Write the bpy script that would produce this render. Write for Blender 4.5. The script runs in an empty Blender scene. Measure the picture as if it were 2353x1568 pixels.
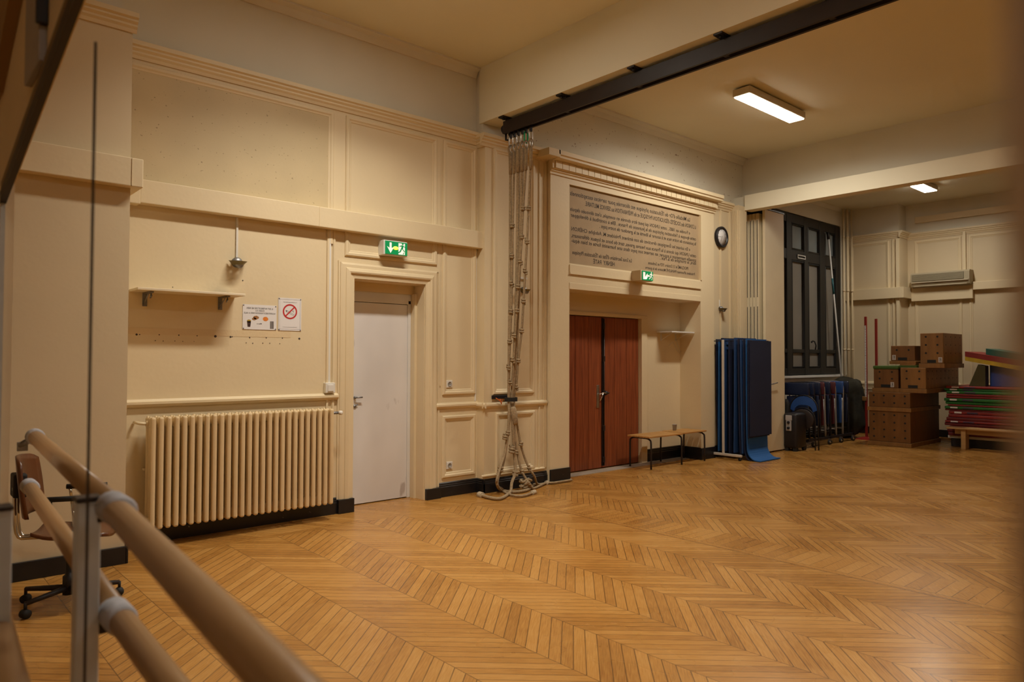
import bpy, bmesh, math, random
from mathutils import Vector, Matrix
random.seed(7)
SC = bpy.context.scene
COL = SC.collection
PI = math.pi

# ------------------------------------------------------------------ camera
FPX, YAW, PITCH, ROLL, H = 1643.6, 0.845013, 0.0243718, 0.0029456, 1.50
CF = Vector((math.cos(YAW)*math.cos(PITCH), math.sin(YAW)*math.cos(PITCH), math.sin(PITCH)))
_r = Vector((math.sin(YAW), -math.cos(YAW), 0)); _u = _r.cross(CF)
CR = _r*math.cos(ROLL) + _u*math.sin(ROLL); CU = -_r*math.sin(ROLL) + _u*math.cos(ROLL)
CC = Vector((0, 0, H))
def at(px, py, ax, v):
    """point where the sight line of a photo pixel meets the plane axis=v"""
    d = CF + CR*((px-1176.5)/FPX) - CU*((py-784)/FPX)
    return CC + d*((v-CC[ax])/d[ax])
cam = bpy.data.cameras.new('camera'); co = bpy.data.objects.new('camera', cam); COL.objects.link(co)
m = Matrix((CR, CU, -CF)).transposed().to_4x4(); m.translation = CC; co.matrix_world = m
cam.sensor_width = 36; cam.lens = 36*FPX/2353; cam.clip_start = .02; cam.clip_end = 60
cam.dof.use_dof = True; cam.dof.focus_distance = 7.2; cam.dof.aperture_fstop = cam.lens/1000/.0085
SC.camera = co
SC.view_settings.view_transform = 'Standard'; SC.view_settings.look = 'None'
SC.view_settings.gamma = 1; SC.view_settings.use_curve_mapping = False
SC.view_settings.exposure = 0.0
SC.cycles.use_denoising = True; SC.cycles.use_light_tree = False
SC.cycles.max_bounces = 5; SC.cycles.diffuse_bounces = 4; SC.cycles.glossy_bounces = 2; SC.cycles.transmission_bounces = 1
SC.cycles.use_adaptive_sampling = True; SC.cycles.adaptive_threshold = .07; SC.cycles.adaptive_min_samples = 16; SC.cycles.caustics_reflective = False; SC.cycles.caustics_refractive = False

# ------------------------------------------------------------------ materials
def N(nt, t, **k):
    n = nt.nodes.new(t)
    for a, b in k.items(): setattr(n, a, b)
    return n
def lin(c):
    return tuple(((x/255+.055)/1.055)**2.4 if x/255 > .04045 else x/255/12.92 for x in c)
MATS = {}
def mat(name, col, rough=.6, metal=0, var=.06, scale=3.0, bump=.0, bscale=60, emit=None, estr=0, spec=.5, stretch=None, spots=None, spot_th=.7, spot_scale=40):
    if name in MATS: return MATS[name]
    m = bpy.data.materials.new(name); m.use_nodes = True; nt = m.node_tree
    b = nt.nodes['Principled BSDF']
    b.inputs['Roughness'].default_value = rough; b.inputs['Metallic'].default_value = metal
    b.inputs['Specular IOR Level'].default_value = spec
    tc = N(nt, 'ShaderNodeTexCoord'); src = tc.outputs['Object']
    if stretch:
        mp = N(nt, 'ShaderNodeMapping'); mp.inputs['Scale'].default_value = stretch
        nt.links.new(src, mp.inputs[0]); src = mp.outputs[0]
    nz = N(nt, 'ShaderNodeTexNoise'); nz.inputs['Scale'].default_value = scale; nz.inputs['Detail'].default_value = 2
    nt.links.new(src, nz.inputs['Vector'])
    mr = N(nt, 'ShaderNodeMapRange'); mr.inputs[1].default_value = .3; mr.inputs[2].default_value = .7
    mr.inputs[3].default_value = 1-var; mr.inputs[4].default_value = 1+var
    nt.links.new(nz.outputs[0], mr.inputs[0])
    vm = N(nt, 'ShaderNodeVectorMath', operation='SCALE'); vm.inputs[0].default_value = col[:3]
    nt.links.new(mr.outputs[0], vm.inputs['Scale']); out = vm.outputs[0]
    if spots:
        n2 = N(nt, 'ShaderNodeTexNoise'); n2.inputs['Scale'].default_value = spot_scale; n2.inputs['Detail'].default_value = 3
        nt.links.new(src, n2.inputs['Vector'])
        r2 = N(nt, 'ShaderNodeMapRange'); r2.inputs[1].default_value = spot_th; r2.inputs[2].default_value = spot_th+.05
        nt.links.new(n2.outputs[0], r2.inputs[0])
        mx = N(nt, 'ShaderNodeMix', data_type='RGBA'); mx.inputs[7].default_value = (*spots, 1)
        nt.links.new(r2.outputs[0], mx.inputs[0]); nt.links.new(out, mx.inputs[6]); out = mx.outputs[2]
    nt.links.new(out, b.inputs['Base Color'])
    if bump:
        n3 = N(nt, 'ShaderNodeTexNoise'); n3.inputs['Scale'].default_value = bscale; n3.inputs['Detail'].default_value = 1
        nt.links.new(src, n3.inputs['Vector'])
        bp = N(nt, 'ShaderNodeBump'); bp.inputs['Strength'].default_value = bump; bp.inputs['Distance'].default_value = .004
        nt.links.new(n3.outputs[0], bp.inputs['Height']); nt.links.new(bp.outputs[0], b.inputs['Normal'])
    if emit:
        m.cycles.emission_sampling = 'FRONT' if estr > 10 else 'NONE'
        b.inputs['Emission Color'].default_value = (*emit, 1); b.inputs['Emission Strength'].default_value = estr
    MATS[name] = m
    return m
CREAM = (.735, .61, .40); WARMW = (.70, .62, .50); GREYW = (.69, .645, .535)
cream = mat('cream_wall_paint', CREAM, .55, bump=.25, bscale=25, var=.03, scale=1.3)
cream_mould_dim = mat('mouldy_vignetted_cream_paint', (.60, .485, .29), .6, bump=.2, bscale=25, var=.06, scale=2, spots=(.30, .22, .12), spot_th=.68, spot_scale=45)  # mould spots; base colour also darkened to imitate vignetting over the upper wall
pinkw = mat('pale_beige_paint', (.66, .545, .36), .6, bump=.2, bscale=25, var=.03, scale=1.3)
greyw = mat('greyish_plaster', GREYW, .8, bump=.15, bscale=15, var=.04, scale=1.2)
ceilm = mat('warm_ceiling_plaster', (.78, .73, .57), .85, bump=.1, bscale=8, var=.03, scale=.8)
stainm = mat('stained_plaster', GREYW, .8, bump=.2, bscale=15, var=.05, scale=1.2, spots=(.30, .20, .13), spot_th=.67, spot_scale=26)
whitep = mat('white_paint', (.70, .69, .67), .5, var=.04, scale=3, bump=.08)
doorw = mat('scuffed_white_door_paint', (.72, .70, .69), .5, var=.08, scale=2.2, bump=.05, spots=(.48, .44, .42), spot_th=.66, spot_scale=5, stretch=(1, 1, .5))
blackp = mat('black_baseboard_paint', (.012, .011, .012), .35, var=.2, scale=10, spots=(.35, .3, .24), spot_th=.735, spot_scale=22)
blackm = mat('black_metal', (.012, .010, .012), .45, var=.1)
brownm = mat('dark_brown_steel', (.016, .009, .007), .5, var=.15, scale=6)
winblk = mat('black_window_frame', (.012, .012, .012), .5, var=.1)
steel = mat('steel', (.62, .61, .60), .3, metal=1, var=.1, scale=20)
chrome = mat('chrome', (.7, .7, .7), .12, metal=1, var=.03)
dull = mat('dull_grey_metal', (.25, .25, .26), .45, metal=.8, var=.15, scale=30)
alu = mat('painted_aluminium', (.52, .54, .55), .45, var=.06, scale=12)
glassf = mat('frosted_night_glass', (.20, .185, .165), .42, var=.06, scale=2, spec=.6)
glassb = mat('bluish_top_glass', (.19, .215, .22), .4, var=.12, scale=3, spec=.6)
rope = mat('hemp_rope', (.34, .25, .145), .9, var=.25, scale=60, bump=.8, bscale=160)
ropew = mat('pale_rope', (.52, .43, .30), .9, var=.2, scale=60, bump=.8, bscale=160)
beech = mat('varnished_beech', (.50, .30, .12), .35, var=.1, scale=4, stretch=(6, .5, 6))
benchw = mat('bench_wood', (.50, .26, .08), .4, var=.15, scale=5, stretch=(.6, 8, 8))
ply = mat('plywood', (.19, .082, .022), .45, var=.18, scale=4, stretch=(3, 3, .6))
plyl = mat('light_plywood', (.28, .135, .038), .45, var=.18, scale=4, stretch=(3, 3, .6))
chairw = mat('brown_moulded_plywood', (.11, .036, .012), .3, var=.15, scale=6)
rubber = mat('black_rubber', (.012, .012, .012), .7, var=.1)
blackcloth = mat('black_cloth', (.012, .011, .010), .8, var=.3, scale=8, bump=.5, bscale=40)
olive = mat('dark_olive_cloth', (.022, .019, .010), .85, var=.4, scale=6, bump=.6, bscale=25)
navy = mat('navy_foam', (.006, .011, .042), .75, var=.1)
navyv = mat('navy_vinyl', (.010, .020, .062), .4, var=.1)
bluev = mat('blue_vinyl', (.02, .08, .30), .4, var=.1)
blue = mat('blue_foam', (.012, .10, .32), .75, var=.06)
midblue = mat('mid_blue_foam', (.010, .05, .17), .75, var=.08)
redm = mat('red_mat_vinyl', (.25, .016, .014), .5, var=.1)
dredm = mat('dark_red_mat_vinyl', (.15, .010, .010), .5, var=.1)
greenm = mat('green_mat_vinyl', (.014, .15, .02), .5, var=.1)
yellowm = mat('yellow_vinyl', (.55, .38, .02), .5, var=.15, scale=8)
teal = mat('teal_vinyl', (.01, .12, .085), .5, var=.1)
oliveg = mat('olive_vinyl', (.07, .065, .015), .5, var=.1)
royal = mat('royal_blue_vinyl', (.02, .08, .42), .5, var=.1)
redp = mat('red_paint', (.28, .018, .012), .45, var=.08)
paper = mat('white_paper', (.78, .76, .76), .6, var=.02)
tapew = mat('white_cotton_tape', (.42, .42, .46), .85, var=.15, scale=25, bump=.6, bscale=40)
plastw = mat('white_plastic', (.75, .73, .68), .4, var=.02)
ink = mat('black_ink', (.03, .025, .02), .6, var=.05)
inkb = mat('brown_lettering', (.062, .045, .030), .7, var=.2, scale=20)
tabl = mat('aged_canvas_tablet', (.40, .29, .17), .75, var=.08, scale=3, bump=.2)
greenl = mat('exit_green', (.0, .20, .06), .4, emit=(.0, .5, .14), estr=.25)
whitel = mat('exit_white', (.8, .75, .7), .4, emit=(1, .85, .75), estr=.55)
glow = mat('lit_bulb', (1, .8, .2), .4, emit=(1, .72, .02), estr=3.0)
glow2 = mat('lit_white_bulb', (1, .9, .7), .4, emit=(1, .95, .6), estr=3.0)
diff = mat('lit_diffuser', (.9, .9, .9), .5, emit=(1, .92, .78), estr=22)
orange = mat('orange_cord', (.6, .13, .02), .6)
tan = mat('ac_plastic', (.40, .34, .23), .5, var=.04)
tand = mat('ac_grille', (.22, .19, .12), .6, var=.06)

def wood_red():
    m = bpy.data.materials.new('mahogany_boards'); m.use_nodes = True; nt = m.node_tree; b = nt.nodes['Principled BSDF']
    tc = N(nt, 'ShaderNodeTexCoord'); mp = N(nt, 'ShaderNodeMapping'); mp.inputs['Scale'].default_value = (30, 30, 1.0)
    nz = N(nt, 'ShaderNodeTexNoise'); nz.inputs['Scale'].default_value = 2.2; nz.inputs['Detail'].default_value = 6; nz.inputs['Distortion'].default_value = .4
    cr = N(nt, 'ShaderNodeValToRGB'); cr.color_ramp.elements[0].position = .3; cr.color_ramp.elements[1].position = .72
    cr.color_ramp.elements[0].color = (.16, .035, .012, 1); cr.color_ramp.elements[1].color = (.34, .088, .028, 1)
    nt.links.new(tc.outputs['Object'], mp.inputs[0]); nt.links.new(mp.outputs[0], nz.inputs['Vector'])
    nt.links.new(nz.outputs[0], cr.inputs[0]); nt.links.new(cr.outputs[0], b.inputs['Base Color'])
    b.inputs['Roughness'].default_value = .42
    return m
mahog = wood_red()

def floor_mat():
    """chevron parquet laid in strips that run towards the long wall, with a slanting frieze and a wall border"""
    m = bpy.data.materials.new('chevron_parquet'); m.use_nodes = True; nt = m.node_tree; b = nt.nodes['Principled BSDF']
    L = nt.links
    tc = N(nt, 'ShaderNodeTexCoord'); sp = N(nt, 'ShaderNodeSeparateXYZ'); L.new(tc.outputs['Object'], sp.inputs[0])
    def M(op, a, c=None, d=None):
        n = N(nt, 'ShaderNodeMath', operation=op)
        for i, v in enumerate((a, c, d)):
            if v is None: continue
            if isinstance(v, (int, float)): n.inputs[i].default_value = v
            else: L.new(v, n.inputs[i])
        return n.outputs[0]
    X, Y = sp.outputs[0], sp.outputs[1]
    def line(coord, w, wid):      # 1 on the joint lines every w
        t = M('FRACT', M('DIVIDE', coord, w)); d = M('MINIMUM', t, M('SUBTRACT', 1, t))
        return M('SUBTRACT', 1, M('SMOOTHSTEP' if False else 'MINIMUM', M('DIVIDE', d, wid/w), 1))
    W = .4160; P = .086; K = .95
    def chev(x0):
        u = M('DIVIDE', M('SUBTRACT', X, x0), W); i = M('FLOOR', u)
        tri = M('PINGPONG', u, 1.0)
        v = M('SUBTRACT', Y, M('MULTIPLY', tri, K*W)); j = M('FLOOR', M('DIVIDE', v, P))
        return i, j, v, M('MAXIMUM', line(v, P, .0055), line(M('SUBTRACT', X, x0), W, .0035))
    i1, j1, v1, l1 = chev(.459+.416)      # strip joints at 1.29, 1.71, 2.12 ...
    i2, j2, v2, l2 = chev(5.50)
    # frieze
    vf = Y; jf = M('FLOOR', M('DIVIDE', vf, .092)); lf = line(vf, .092, .003)
    # border along the wall
    vb = M('SUBTRACT', X, M('MULTIPLY', Y, -.6)); jb = M('FLOOR', M('DIVIDE', vb, .085)); lb = line(vb, .085, .003)
    def sel(mask, a, c): return M('ADD', M('MULTIPLY', a, M('SUBTRACT', 1, mask)), M('MULTIPLY', c, mask))
    right = M('GREATER_THAN', X, 5.50); left = M('LESS_THAN', X, 5.08)
    fr = M('SUBTRACT', 1, M('MAXIMUM', right, left))
    bo = M('GREATER_THAN', Y, 5.88); bo = M('MULTIPLY', bo, M('LESS_THAN', X, 10.9))
    jj = sel(bo, sel(fr, sel(right, j1, j2), jf), jb)
    ii = sel(bo, sel(fr, sel(right, i1, M('ADD', i2, 40)), 0), 90)
    ll = sel(bo, sel(fr, sel(right, l1, l2), lf), lb)
    # long boards framing the frieze and border
    def band(c, c0, w): return M('LESS_THAN', M('ABSOLUTE', M('SUBTRACT', c, c0)), w)
    bd = M('MAXIMUM', M('MAXIMUM', band(X, 5.075, .03), band(X, 10.45, .04)), M('MULTIPLY', band(Y, 5.855, .028), M('LESS_THAN', X, 10.4)))
    edge = M('MAXIMUM', M('MAXIMUM', band(X, 5.045, .0022), band(X, 5.105, .0022)), M('MAXIMUM', M('MAXIMUM', band(Y, 5.827, .002), band(Y, 5.883, .002)), M('MAXIMUM', band(X, 10.41, .003), band(X, 10.49, .003))))
    ll = M('MAXIMUM', M('MULTIPLY', ll, M('SUBTRACT', 1, bd)), edge)
    jj = M('MULTIPLY', jj, M('SUBTRACT', 1, bd))
    cb = N(nt, 'ShaderNodeCombineXYZ'); L.new(ii, cb.inputs[0]); L.new(jj, cb.inputs[1])
    wn = N(nt, 'ShaderNodeTexWhiteNoise', noise_dimensions='3D'); L.new(cb.outputs[0], wn.inputs[0])
    # grain noise stretched along the board direction (approx: two rotated noises)
    par = M('PINGPONG', ii, 1.0)
    def grain(ang):
        mp = N(nt, 'ShaderNodeMapping'); mp.vector_type = 'TEXTURE'; mp.inputs['Rotation'].default_value = (0, 0, ang); mp.inputs['Scale'].default_value = (1, .06, 1)
        L.new(tc.outputs['Object'], mp.inputs[0])
        g = N(nt, 'ShaderNodeTexNoise'); g.inputs['Scale'].default_value = 9; g.inputs['Detail'].default_value = 3
        L.new(mp.outputs[0], g.inputs['Vector']); return g.outputs[0]
    g = sel(par, grain(math.radians(41)), grain(math.radians(-41)))
    big = N(nt, 'ShaderNodeTexNoise'); big.inputs['Scale'].default_value = 1.6; big.inputs['Detail'].default_value = 3; L.new(tc.outputs['Object'], big.inputs['Vector'])
    fac = M('ADD', M('MULTIPLY', wn.outputs[0], .36), M('ADD', M('MULTIPLY', M('SUBTRACT', g, .5), 1.0), M('MULTIPLY', M('SUBTRACT', big.outputs[0], .12), .6)))
    cr = N(nt, 'ShaderNodeValToRGB'); e = cr.color_ramp.elements
    e[0].position = 0; e[0].color = (.28, .118, .024, 1); e[1].position = 1; e[1].color = (.60, .335, .105, 1)
    k = e.new(.45); k.color = (.46, .22, .050, 1)
    L.new(fac, cr.inputs[0])
    ln = N(nt, 'ShaderNodeTexNoise'); ln.inputs['Scale'].default_value = 2.3; L.new(tc.outputs['Object'], ln.inputs['Vector'])
    lstr = M('MULTIPLY', M('MULTIPLY', ll, M('SUBTRACT', 1.0, M('MULTIPLY', par, .12))), M('MINIMUM', M('ADD', .45, M('MULTIPLY', ln.outputs[0], 1.1)), 1.0))
    mx = N(nt, 'ShaderNodeMix', data_type='RGBA'); mx.inputs[7].default_value = (.06, .025, .008, 1)
    L.new(lstr, mx.inputs[0]); L.new(cr.outputs[0], mx.inputs[6]); L.new(mx.outputs[2], b.inputs['Base Color'])
    rr = N(nt, 'ShaderNodeMapRange'); rr.inputs[3].default_value = .17; rr.inputs[4].default_value = .38
    L.new(big.outputs[0], rr.inputs[0]); L.new(rr.outputs[0], b.inputs['Roughness'])
    return m
parquet = floor_mat()

# ------------------------------------------------------------------ mesh helpers
def tag(o, label=None, cat=None, group=None, kind=None):
    if label: o['label'] = label
    if cat: o['category'] = cat
    if group: o['group'] = group
    if kind: o['kind'] = kind
    return o
def empty(name, loc, label=None, cat=None, group=None, kind=None, rz=0):
    o = bpy.data.objects.new(name, None); COL.objects.link(o); o.location = loc; o.rotation_euler = (0, 0, rz)
    o.empty_display_size = .05
    return tag(o, label, cat, group, kind)
class MB:
    """collects geometry in WORLD space and links it as one mesh"""
    def __init__(s): s.v = []; s.f = []; s.m = []; s.mi = 0; s.sm = []; s.smooth = False
    def add(s, vs, fs):
        b = len(s.v); s.v += [tuple(v) for v in vs]
        for f in fs: s.f.append([b+i for i in f]); s.m.append(s.mi); s.sm.append(s.smooth)
        return s
    def box(s, x0, x1, y0, y1, z0, z1, ch=0):
        x0, x1 = sorted((x0, x1)); y0, y1 = sorted((y0, y1)); z0, z1 = sorted((z0, z1))
        if not ch:
            vs = [(x, y, z) for x in (x0, x1) for y in (y0, y1) for z in (z0, z1)]
            return s.add(vs, [(0, 1, 3, 2), (4, 6, 7, 5), (0, 4, 5, 1), (2, 3, 7, 6), (0, 2, 6, 4), (1, 5, 7, 3)])
        ch = min(ch, (x1-x0)*.45, (y1-y0)*.45, (z1-z0)*.45)
        bm = bmesh.new(); bmesh.ops.create_cube(bm, size=1)
        for v in bm.verts:
            v.co = Vector(((x0+x1)/2+v.co.x*(x1-x0), (y0+y1)/2+v.co.y*(y1-y0), (z0+z1)/2+v.co.z*(z1-z0)))
        bmesh.ops.bevel(bm, geom=bm.edges[:], offset=ch, segments=2, affect='EDGES', profile=.5)
        return s.bm(bm)
    def bm(s, bm):
        bm.verts.index_update(); vs = [v.co.copy() for v in bm.verts]; fs = [[v.index for v in f.verts] for f in bm.faces]
        bm.free(); return s.add(vs, fs)
    def tube(s, pts, r, n=8, closed=False, cap=True):
        pts = [Vector(p) for p in pts]; k = len(pts); rs = r if isinstance(r, (list, tuple)) else [r]*k
        rings = []; prev = None
        for i, p in enumerate(pts):
            a = pts[(i-1) % k] if (i > 0 or closed) else p
            c = pts[(i+1) % k] if (i < k-1 or closed) else p
            t = (c-a).normalized()
            if prev is None:
                u = t.cross(Vector((0, 0, 1)));
                if u.length < .05: u = t.cross(Vector((0, 1, 0)))
            else: u = prev - t*prev.dot(t)
            u.normalize(); prev = u; w = t.cross(u)
            rings.append([p+(u*math.cos(2*PI*j/n)+w*math.sin(2*PI*j/n))*rs[i] for j in range(n)])
        vs = [v for rg in rings for v in rg]; fs = []
        for i in range(k if closed else k-1):
            for j in range(n):
                a = i*n+j; b_ = i*n+(j+1) % n; c = ((i+1) % k)*n
                fs.append((a, b_, c+(j+1) % n, c+j))
        if cap and not closed: fs += [tuple(range(n))[::-1], tuple((k-1)*n+j for j in range(n))]
        o = s.smooth; s.smooth = True; s.add(vs, fs); s.smooth = o; return s
    def lathe(s, prof, c, axis=(0, 0, 1), n=20):
        a = Vector(axis).normalized(); u = a.orthogonal().normalized(); w = a.cross(u); c = Vector(c)
        vs = []; fs = []
        for (r, h) in prof:
            for j in range(n): vs.append(c+a*h+(u*math.cos(2*PI*j/n)+w*math.sin(2*PI*j/n))*r)
        for i in range(len(prof)-1):
            for j in range(n): fs.append((i*n+j, i*n+(j+1) % n, (i+1)*n+(j+1) % n, (i+1)*n+j))
        fs += [tuple(range(n))[::-1], tuple((len(prof)-1)*n+j for j in range(n))]
        o = s.smooth; s.smooth = True; s.add(vs, fs); s.smooth = o; return s
    def prism(s, poly, a0, a1, fn):
        """poly of (p,q); fn(p,q,a)->xyz"""
        k = len(poly); vs = [fn(p, q, a0) for p, q in poly]+[fn(p, q, a1) for p, q in poly]
        fs = [(i, (i+1) % k, k+(i+1) % k, k+i) for i in range(k)]+[tuple(range(k))[::-1], tuple(range(k, 2*k))]
        return s.add(vs, fs)
    def frame(s, u0, u1, v0, v1, prof, fn, openb=False, opent=False):
        """mitred moulding round a rectangle; prof (inset, protrusion); fn(u,v,d)"""
        vs = []; fs = []
        for (i, d) in prof:
            a = v0 if openb else v0+i; b = v1 if opent else v1-i
            vs += [fn(u0+i, a, d), fn(u1-i, a, d), fn(u1-i, b, d), fn(u0+i, b, d)]
        for k in range(len(prof)-1):
            for j in range(4):
                if openb and j == 0: continue
                if opent and j == 2: continue
                fs.append((k*4+j, k*4+(j+1) % 4, (k+1)*4+(j+1) % 4, (k+1)*4+j))
        return s.add(vs, fs)
    def sphere(s, c, r, n=10, sc=(1, 1, 1)):
        bm = bmesh.new(); bmesh.ops.create_uvsphere(bm, u_segments=n+4, v_segments=n, radius=1)
        for v in bm.verts: v.co = Vector(c)+Vector((v.co.x*r*sc[0], v.co.y*r*sc[1], v.co.z*r*sc[2]))
        o = s.smooth; s.smooth = True; s.bm(bm); s.smooth = o; return s
    def build(s, name, mats, parent=None, label=None, cat=None, group=None, kind=None, origin=None):
        if not isinstance(mats, (list, tuple)): mats = [mats]
        me = bpy.data.meshes.new(name)
        P = Vector(parent.location) if parent else None
        if parent is not None:
            M = WORLD[parent.name].inverted(); vs = [M @ Vector(v) for v in s.v]; loc = None
        else:
            xs = [v[0] for v in s.v]; ys = [v[1] for v in s.v]; zs = [v[2] for v in s.v]
            loc = Vector(origin) if origin else (Vector(((min(xs)+max(xs))/2, (min(ys)+max(ys))/2, min(zs))) if kind != 'structure' else Vector((0, 0, 0)))
            vs = [Vector(v)-loc for v in s.v]
        me.from_pydata([tuple(v) for v in vs], [], s.f)
        for mm in mats: me.materials.append(mm)
        for p, mi, sm in zip(me.polygons, s.m, s.sm): p.material_index = mi; p.use_smooth = sm
        bm = bmesh.new(); bm.from_mesh(me); bmesh.ops.recalc_face_normals(bm, faces=bm.faces[:]); bm.to_mesh(me); bm.free()
        me.update()
        o = bpy.data.objects.new(name, me); COL.objects.link(o)
        if parent is not None: o.parent = parent; WORLD[o.name] = WORLD[parent.name].copy()
        else: o.location = loc; WORLD[o.name] = Matrix.Translation(loc)
        return tag(o, label, cat, group, kind)
WORLD = {}
_e = empty
def empty(name, loc, *a, **k):
    o = _e(name, loc, *a, **k); WORLD[o.name] = Matrix.Translation(Vector(loc)) @ Matrix.Rotation(o.rotation_euler[2], 4, 'Z'); return o
def dup(root, loc, rz=None, label=None, group=None):
    r = root.copy(); COL.objects.link(r); r.location = loc
    if rz is not None: r.rotation_euler = (0, 0, rz)
    if label: r['label'] = label
    if group: r['group'] = group
    for ch in list(root.children):
        c = ch.copy(); COL.objects.link(c); c.parent = r
        for g in list(ch.children):
            d = g.copy(); COL.objects.link(d); d.parent = c
    return r
def text(body, size, fn, mats, parent, name='lettering', width=None, ext=.0015, align='LEFT', squeeze=1.0):
    """text turned into a mesh; fn(u, v, d) maps text-plane coords (u to the reader's right) to world"""
    cu = bpy.data.curves.new('t', 'FONT'); cu.body = body; cu.size = size; cu.align_x = align; cu.resolution_u = 2; cu.offset = size*.012
    ob = bpy.data.objects.new('t', cu); COL.objects.link(ob); bpy.context.view_layer.update()
    me = bpy.data.meshes.new_from_object(ob.evaluated_get(bpy.context.evaluated_depsgraph_get()))
    vs = [v.co.copy() for v in me.vertices]; fs = [list(p.vertices) for p in me.polygons]
    bpy.data.objects.remove(ob); bpy.data.curves.remove(cu); bpy.data.meshes.remove(me)
    k = squeeze
    if width and vs:
        w = max(v.x for v in vs)-min(v.x for v in vs); k = width/max(w, .001)
    b = MB(); b.add([fn(v.x*k, v.y, ext) for v in vs], fs)
    if parent == 'raw': return b
    return b.build(name, mats, parent)
A = lambda Y: (lambda u, v, d: (u, Y-d, v))       # on the long wall, facing -Y
B = lambda X: (lambda u, v, d: (X-d, u, v))       # on the end wall, facing -X
PAN = [(0, 0), (0, .010), (.010, .020), (.030, .020), (.042, .010), (.055, .008), (.062, 0)]
THIN = [(0, 0), (0, .012), (.008, .016), (.03, .016), (.045, .004), (.05, 0)]

# ------------------------------------------------------------------ room shell
ZC = 4.79
b = MB(); b.box(-1.8, 15.8, -5.2, 6.9, -.08, 0); b.build('floor', parquet, kind='structure')
b = MB(); b.box(-1.8, 15.8, -5.2, 6.9, ZC, ZC+.1); b.build('ceiling', ceilm, kind='structure')
# left bay wall with door opening, column, upper plaster
b = MB()
b.mi = 0
b.box(1.30, 3.51, 6.31, 6.8, 0, 4.03); b.box(3.51, 4.35, 6.31, 6.8, 2.28, 4.03); b.box(4.35, 5.07, 6.31, 6.8, 0, 4.03)
b.box(3.51, 4.35, 6.60, 6.8, 0, 2.28); b.box(3.51, 4.35, 6.57, 6.6, 2.185, 2.28)
b.mi = 1
b.box(1.30, 5.07, 6.335, 6.8, 4.03, ZC)
b.build('wall_back', [cream, greyw], kind='structure')
b = MB(); b.box(5.07, 6.12, 6.18, 6.8, 0, 4.0); b.mi = 1; b.box(5.07, 5.45, 6.215, 6.8, 4.0, ZC); b.build('wall_back', [cream, greyw], kind='structure')
b = MB(); b.box(-1.8, 1.375, 5.80, 6.8, 0, 4.03); b.mi = 1; b.box(-1.8, 1.30, 5.83, 6.8, 4.03, ZC)
b.build('wall_back', [pinkw, greyw], kind='structure')
# speckled upper panel field
b = MB(); b.box(1.376, 3.26, 6.306, 6.31, 2.93, 3.86); b.build('wall_back', cream_mould_dim, kind='structure')
# portal wall (middle bay)
XP0, XP1, XO0, XO1 = 6.045, 9.56, 6.375, 9.28
YQ = 6.12
b = MB(); b.mi = 0
b.box(XP0, XO0, YQ, 6.9, 0, 3.95); b.box(XO1-.08, XP1, YQ, 6.9, 0, 3.95)
b.box(XO0, XO1-.08, YQ, 6.9, 2.36, 2.68); b.box(XO0, XO1-.08, YQ, 6.9, 3.66, 3.95); b.box(XO0, XO1-.08, YQ+.04, 6.9, 2.68, 3.66)
b.box(XO0, 6.64, 6.49, 6.9, 0, 2.36); b.box(6.64, 8.24, 6.58, 6.9, 0, 2.36); b.box(6.64, 8.24, 6.49, 6.6, 2.08, 2.36); b.box(8.24, XO1, 6.49, 6.9, 0, 2.36)
b.build('wall_back', [cream], kind='structure'); b = MB(); b.box(XP1, 10.12, 6.17, 6.9, 0, 3.95); b.build('wall_back', [pinkw], kind='structure')
b = MB(); b.mi = 1
b.box(10.12, 10.36, 6.03, 6.9, 0, 3.93); b.box(10.36, 11.4, 6.20, 6.9, 0, 3.93)
b.build('wall_back', [cream, pinkw], kind='structure'); b = MB(); b.mi = 2
b.box(5.45, 10.7, 6.26, 6.9, 3.95, ZC)
b.build('wall_back', [cream, pinkw, stainm], kind='structure')
# third bay long wall
b = MB(); b.box(11.4, 12.0, 6.5, 6.9, 0, 4.6); b.box(12.0, 14.84, 6.5, 6.9, 0, 1.19); b.box(12.0, 14.84, 6.5, 6.9, 4.24, 4.6); b.box(14.84, 15.4, 6.5, 6.9, 0, 4.6)
b.box(12.0, 14.84, 6.66, 6.9, 1.19, 4.24)
b.build('wall_back', greyw, kind='structure')
# end wall
b = MB(); b.mi = 0
b.box(15.1, 15.8, 5.46, 6.9, 0, 4.04); b.box(15.5, 15.8, -5.2, 5.46, 0, 4.02)
b.mi = 1
b.box(15.14, 15.8, 5.49, 6.9, 4.04, 4.6); b.box(15.5, 15.8, -5.2, 5.5, 4.02, 4.6)
b.build('wall_right', [pinkw, greyw], kind='structure')
b = MB(); b.box(10.9, 15.8, -5.2, 6.9, 4.6, ZC); b.build('ceiling', ceilm, kind='structure')
b = MB(); b.box(-1.8, 15.8, -5.2, -5.0, 0, ZC); b.build('wall_front', pinkw, kind='structure')
b = MB(); b.box(-1.8, -1.6, -5.2, 6.9, 0, ZC); b.build('wall_left', pinkw, kind='structure')
# beams
b = MB(); b.box(5.05, 5.42, -5.0, 6.26, 4.155, ZC); b.build('trim_1', ceilm, kind='structure')
b = MB(); b.mi = 0; b.box(10.30, 10.50, -5.0, 6.03, 3.87, 4.11); b.box(10.50, 10.70, -5.0, 6.03, 4.06, 4.11); b.mi = 1; b.box(10.62, 10.95, -5.0, 6.3, 4.11, ZC)
b.box(10.36, 10.9, 6.03, 6.26, 3.93, 4.11)
b.build('trim_2', [ceilm, greyw], kind='structure')
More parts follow.
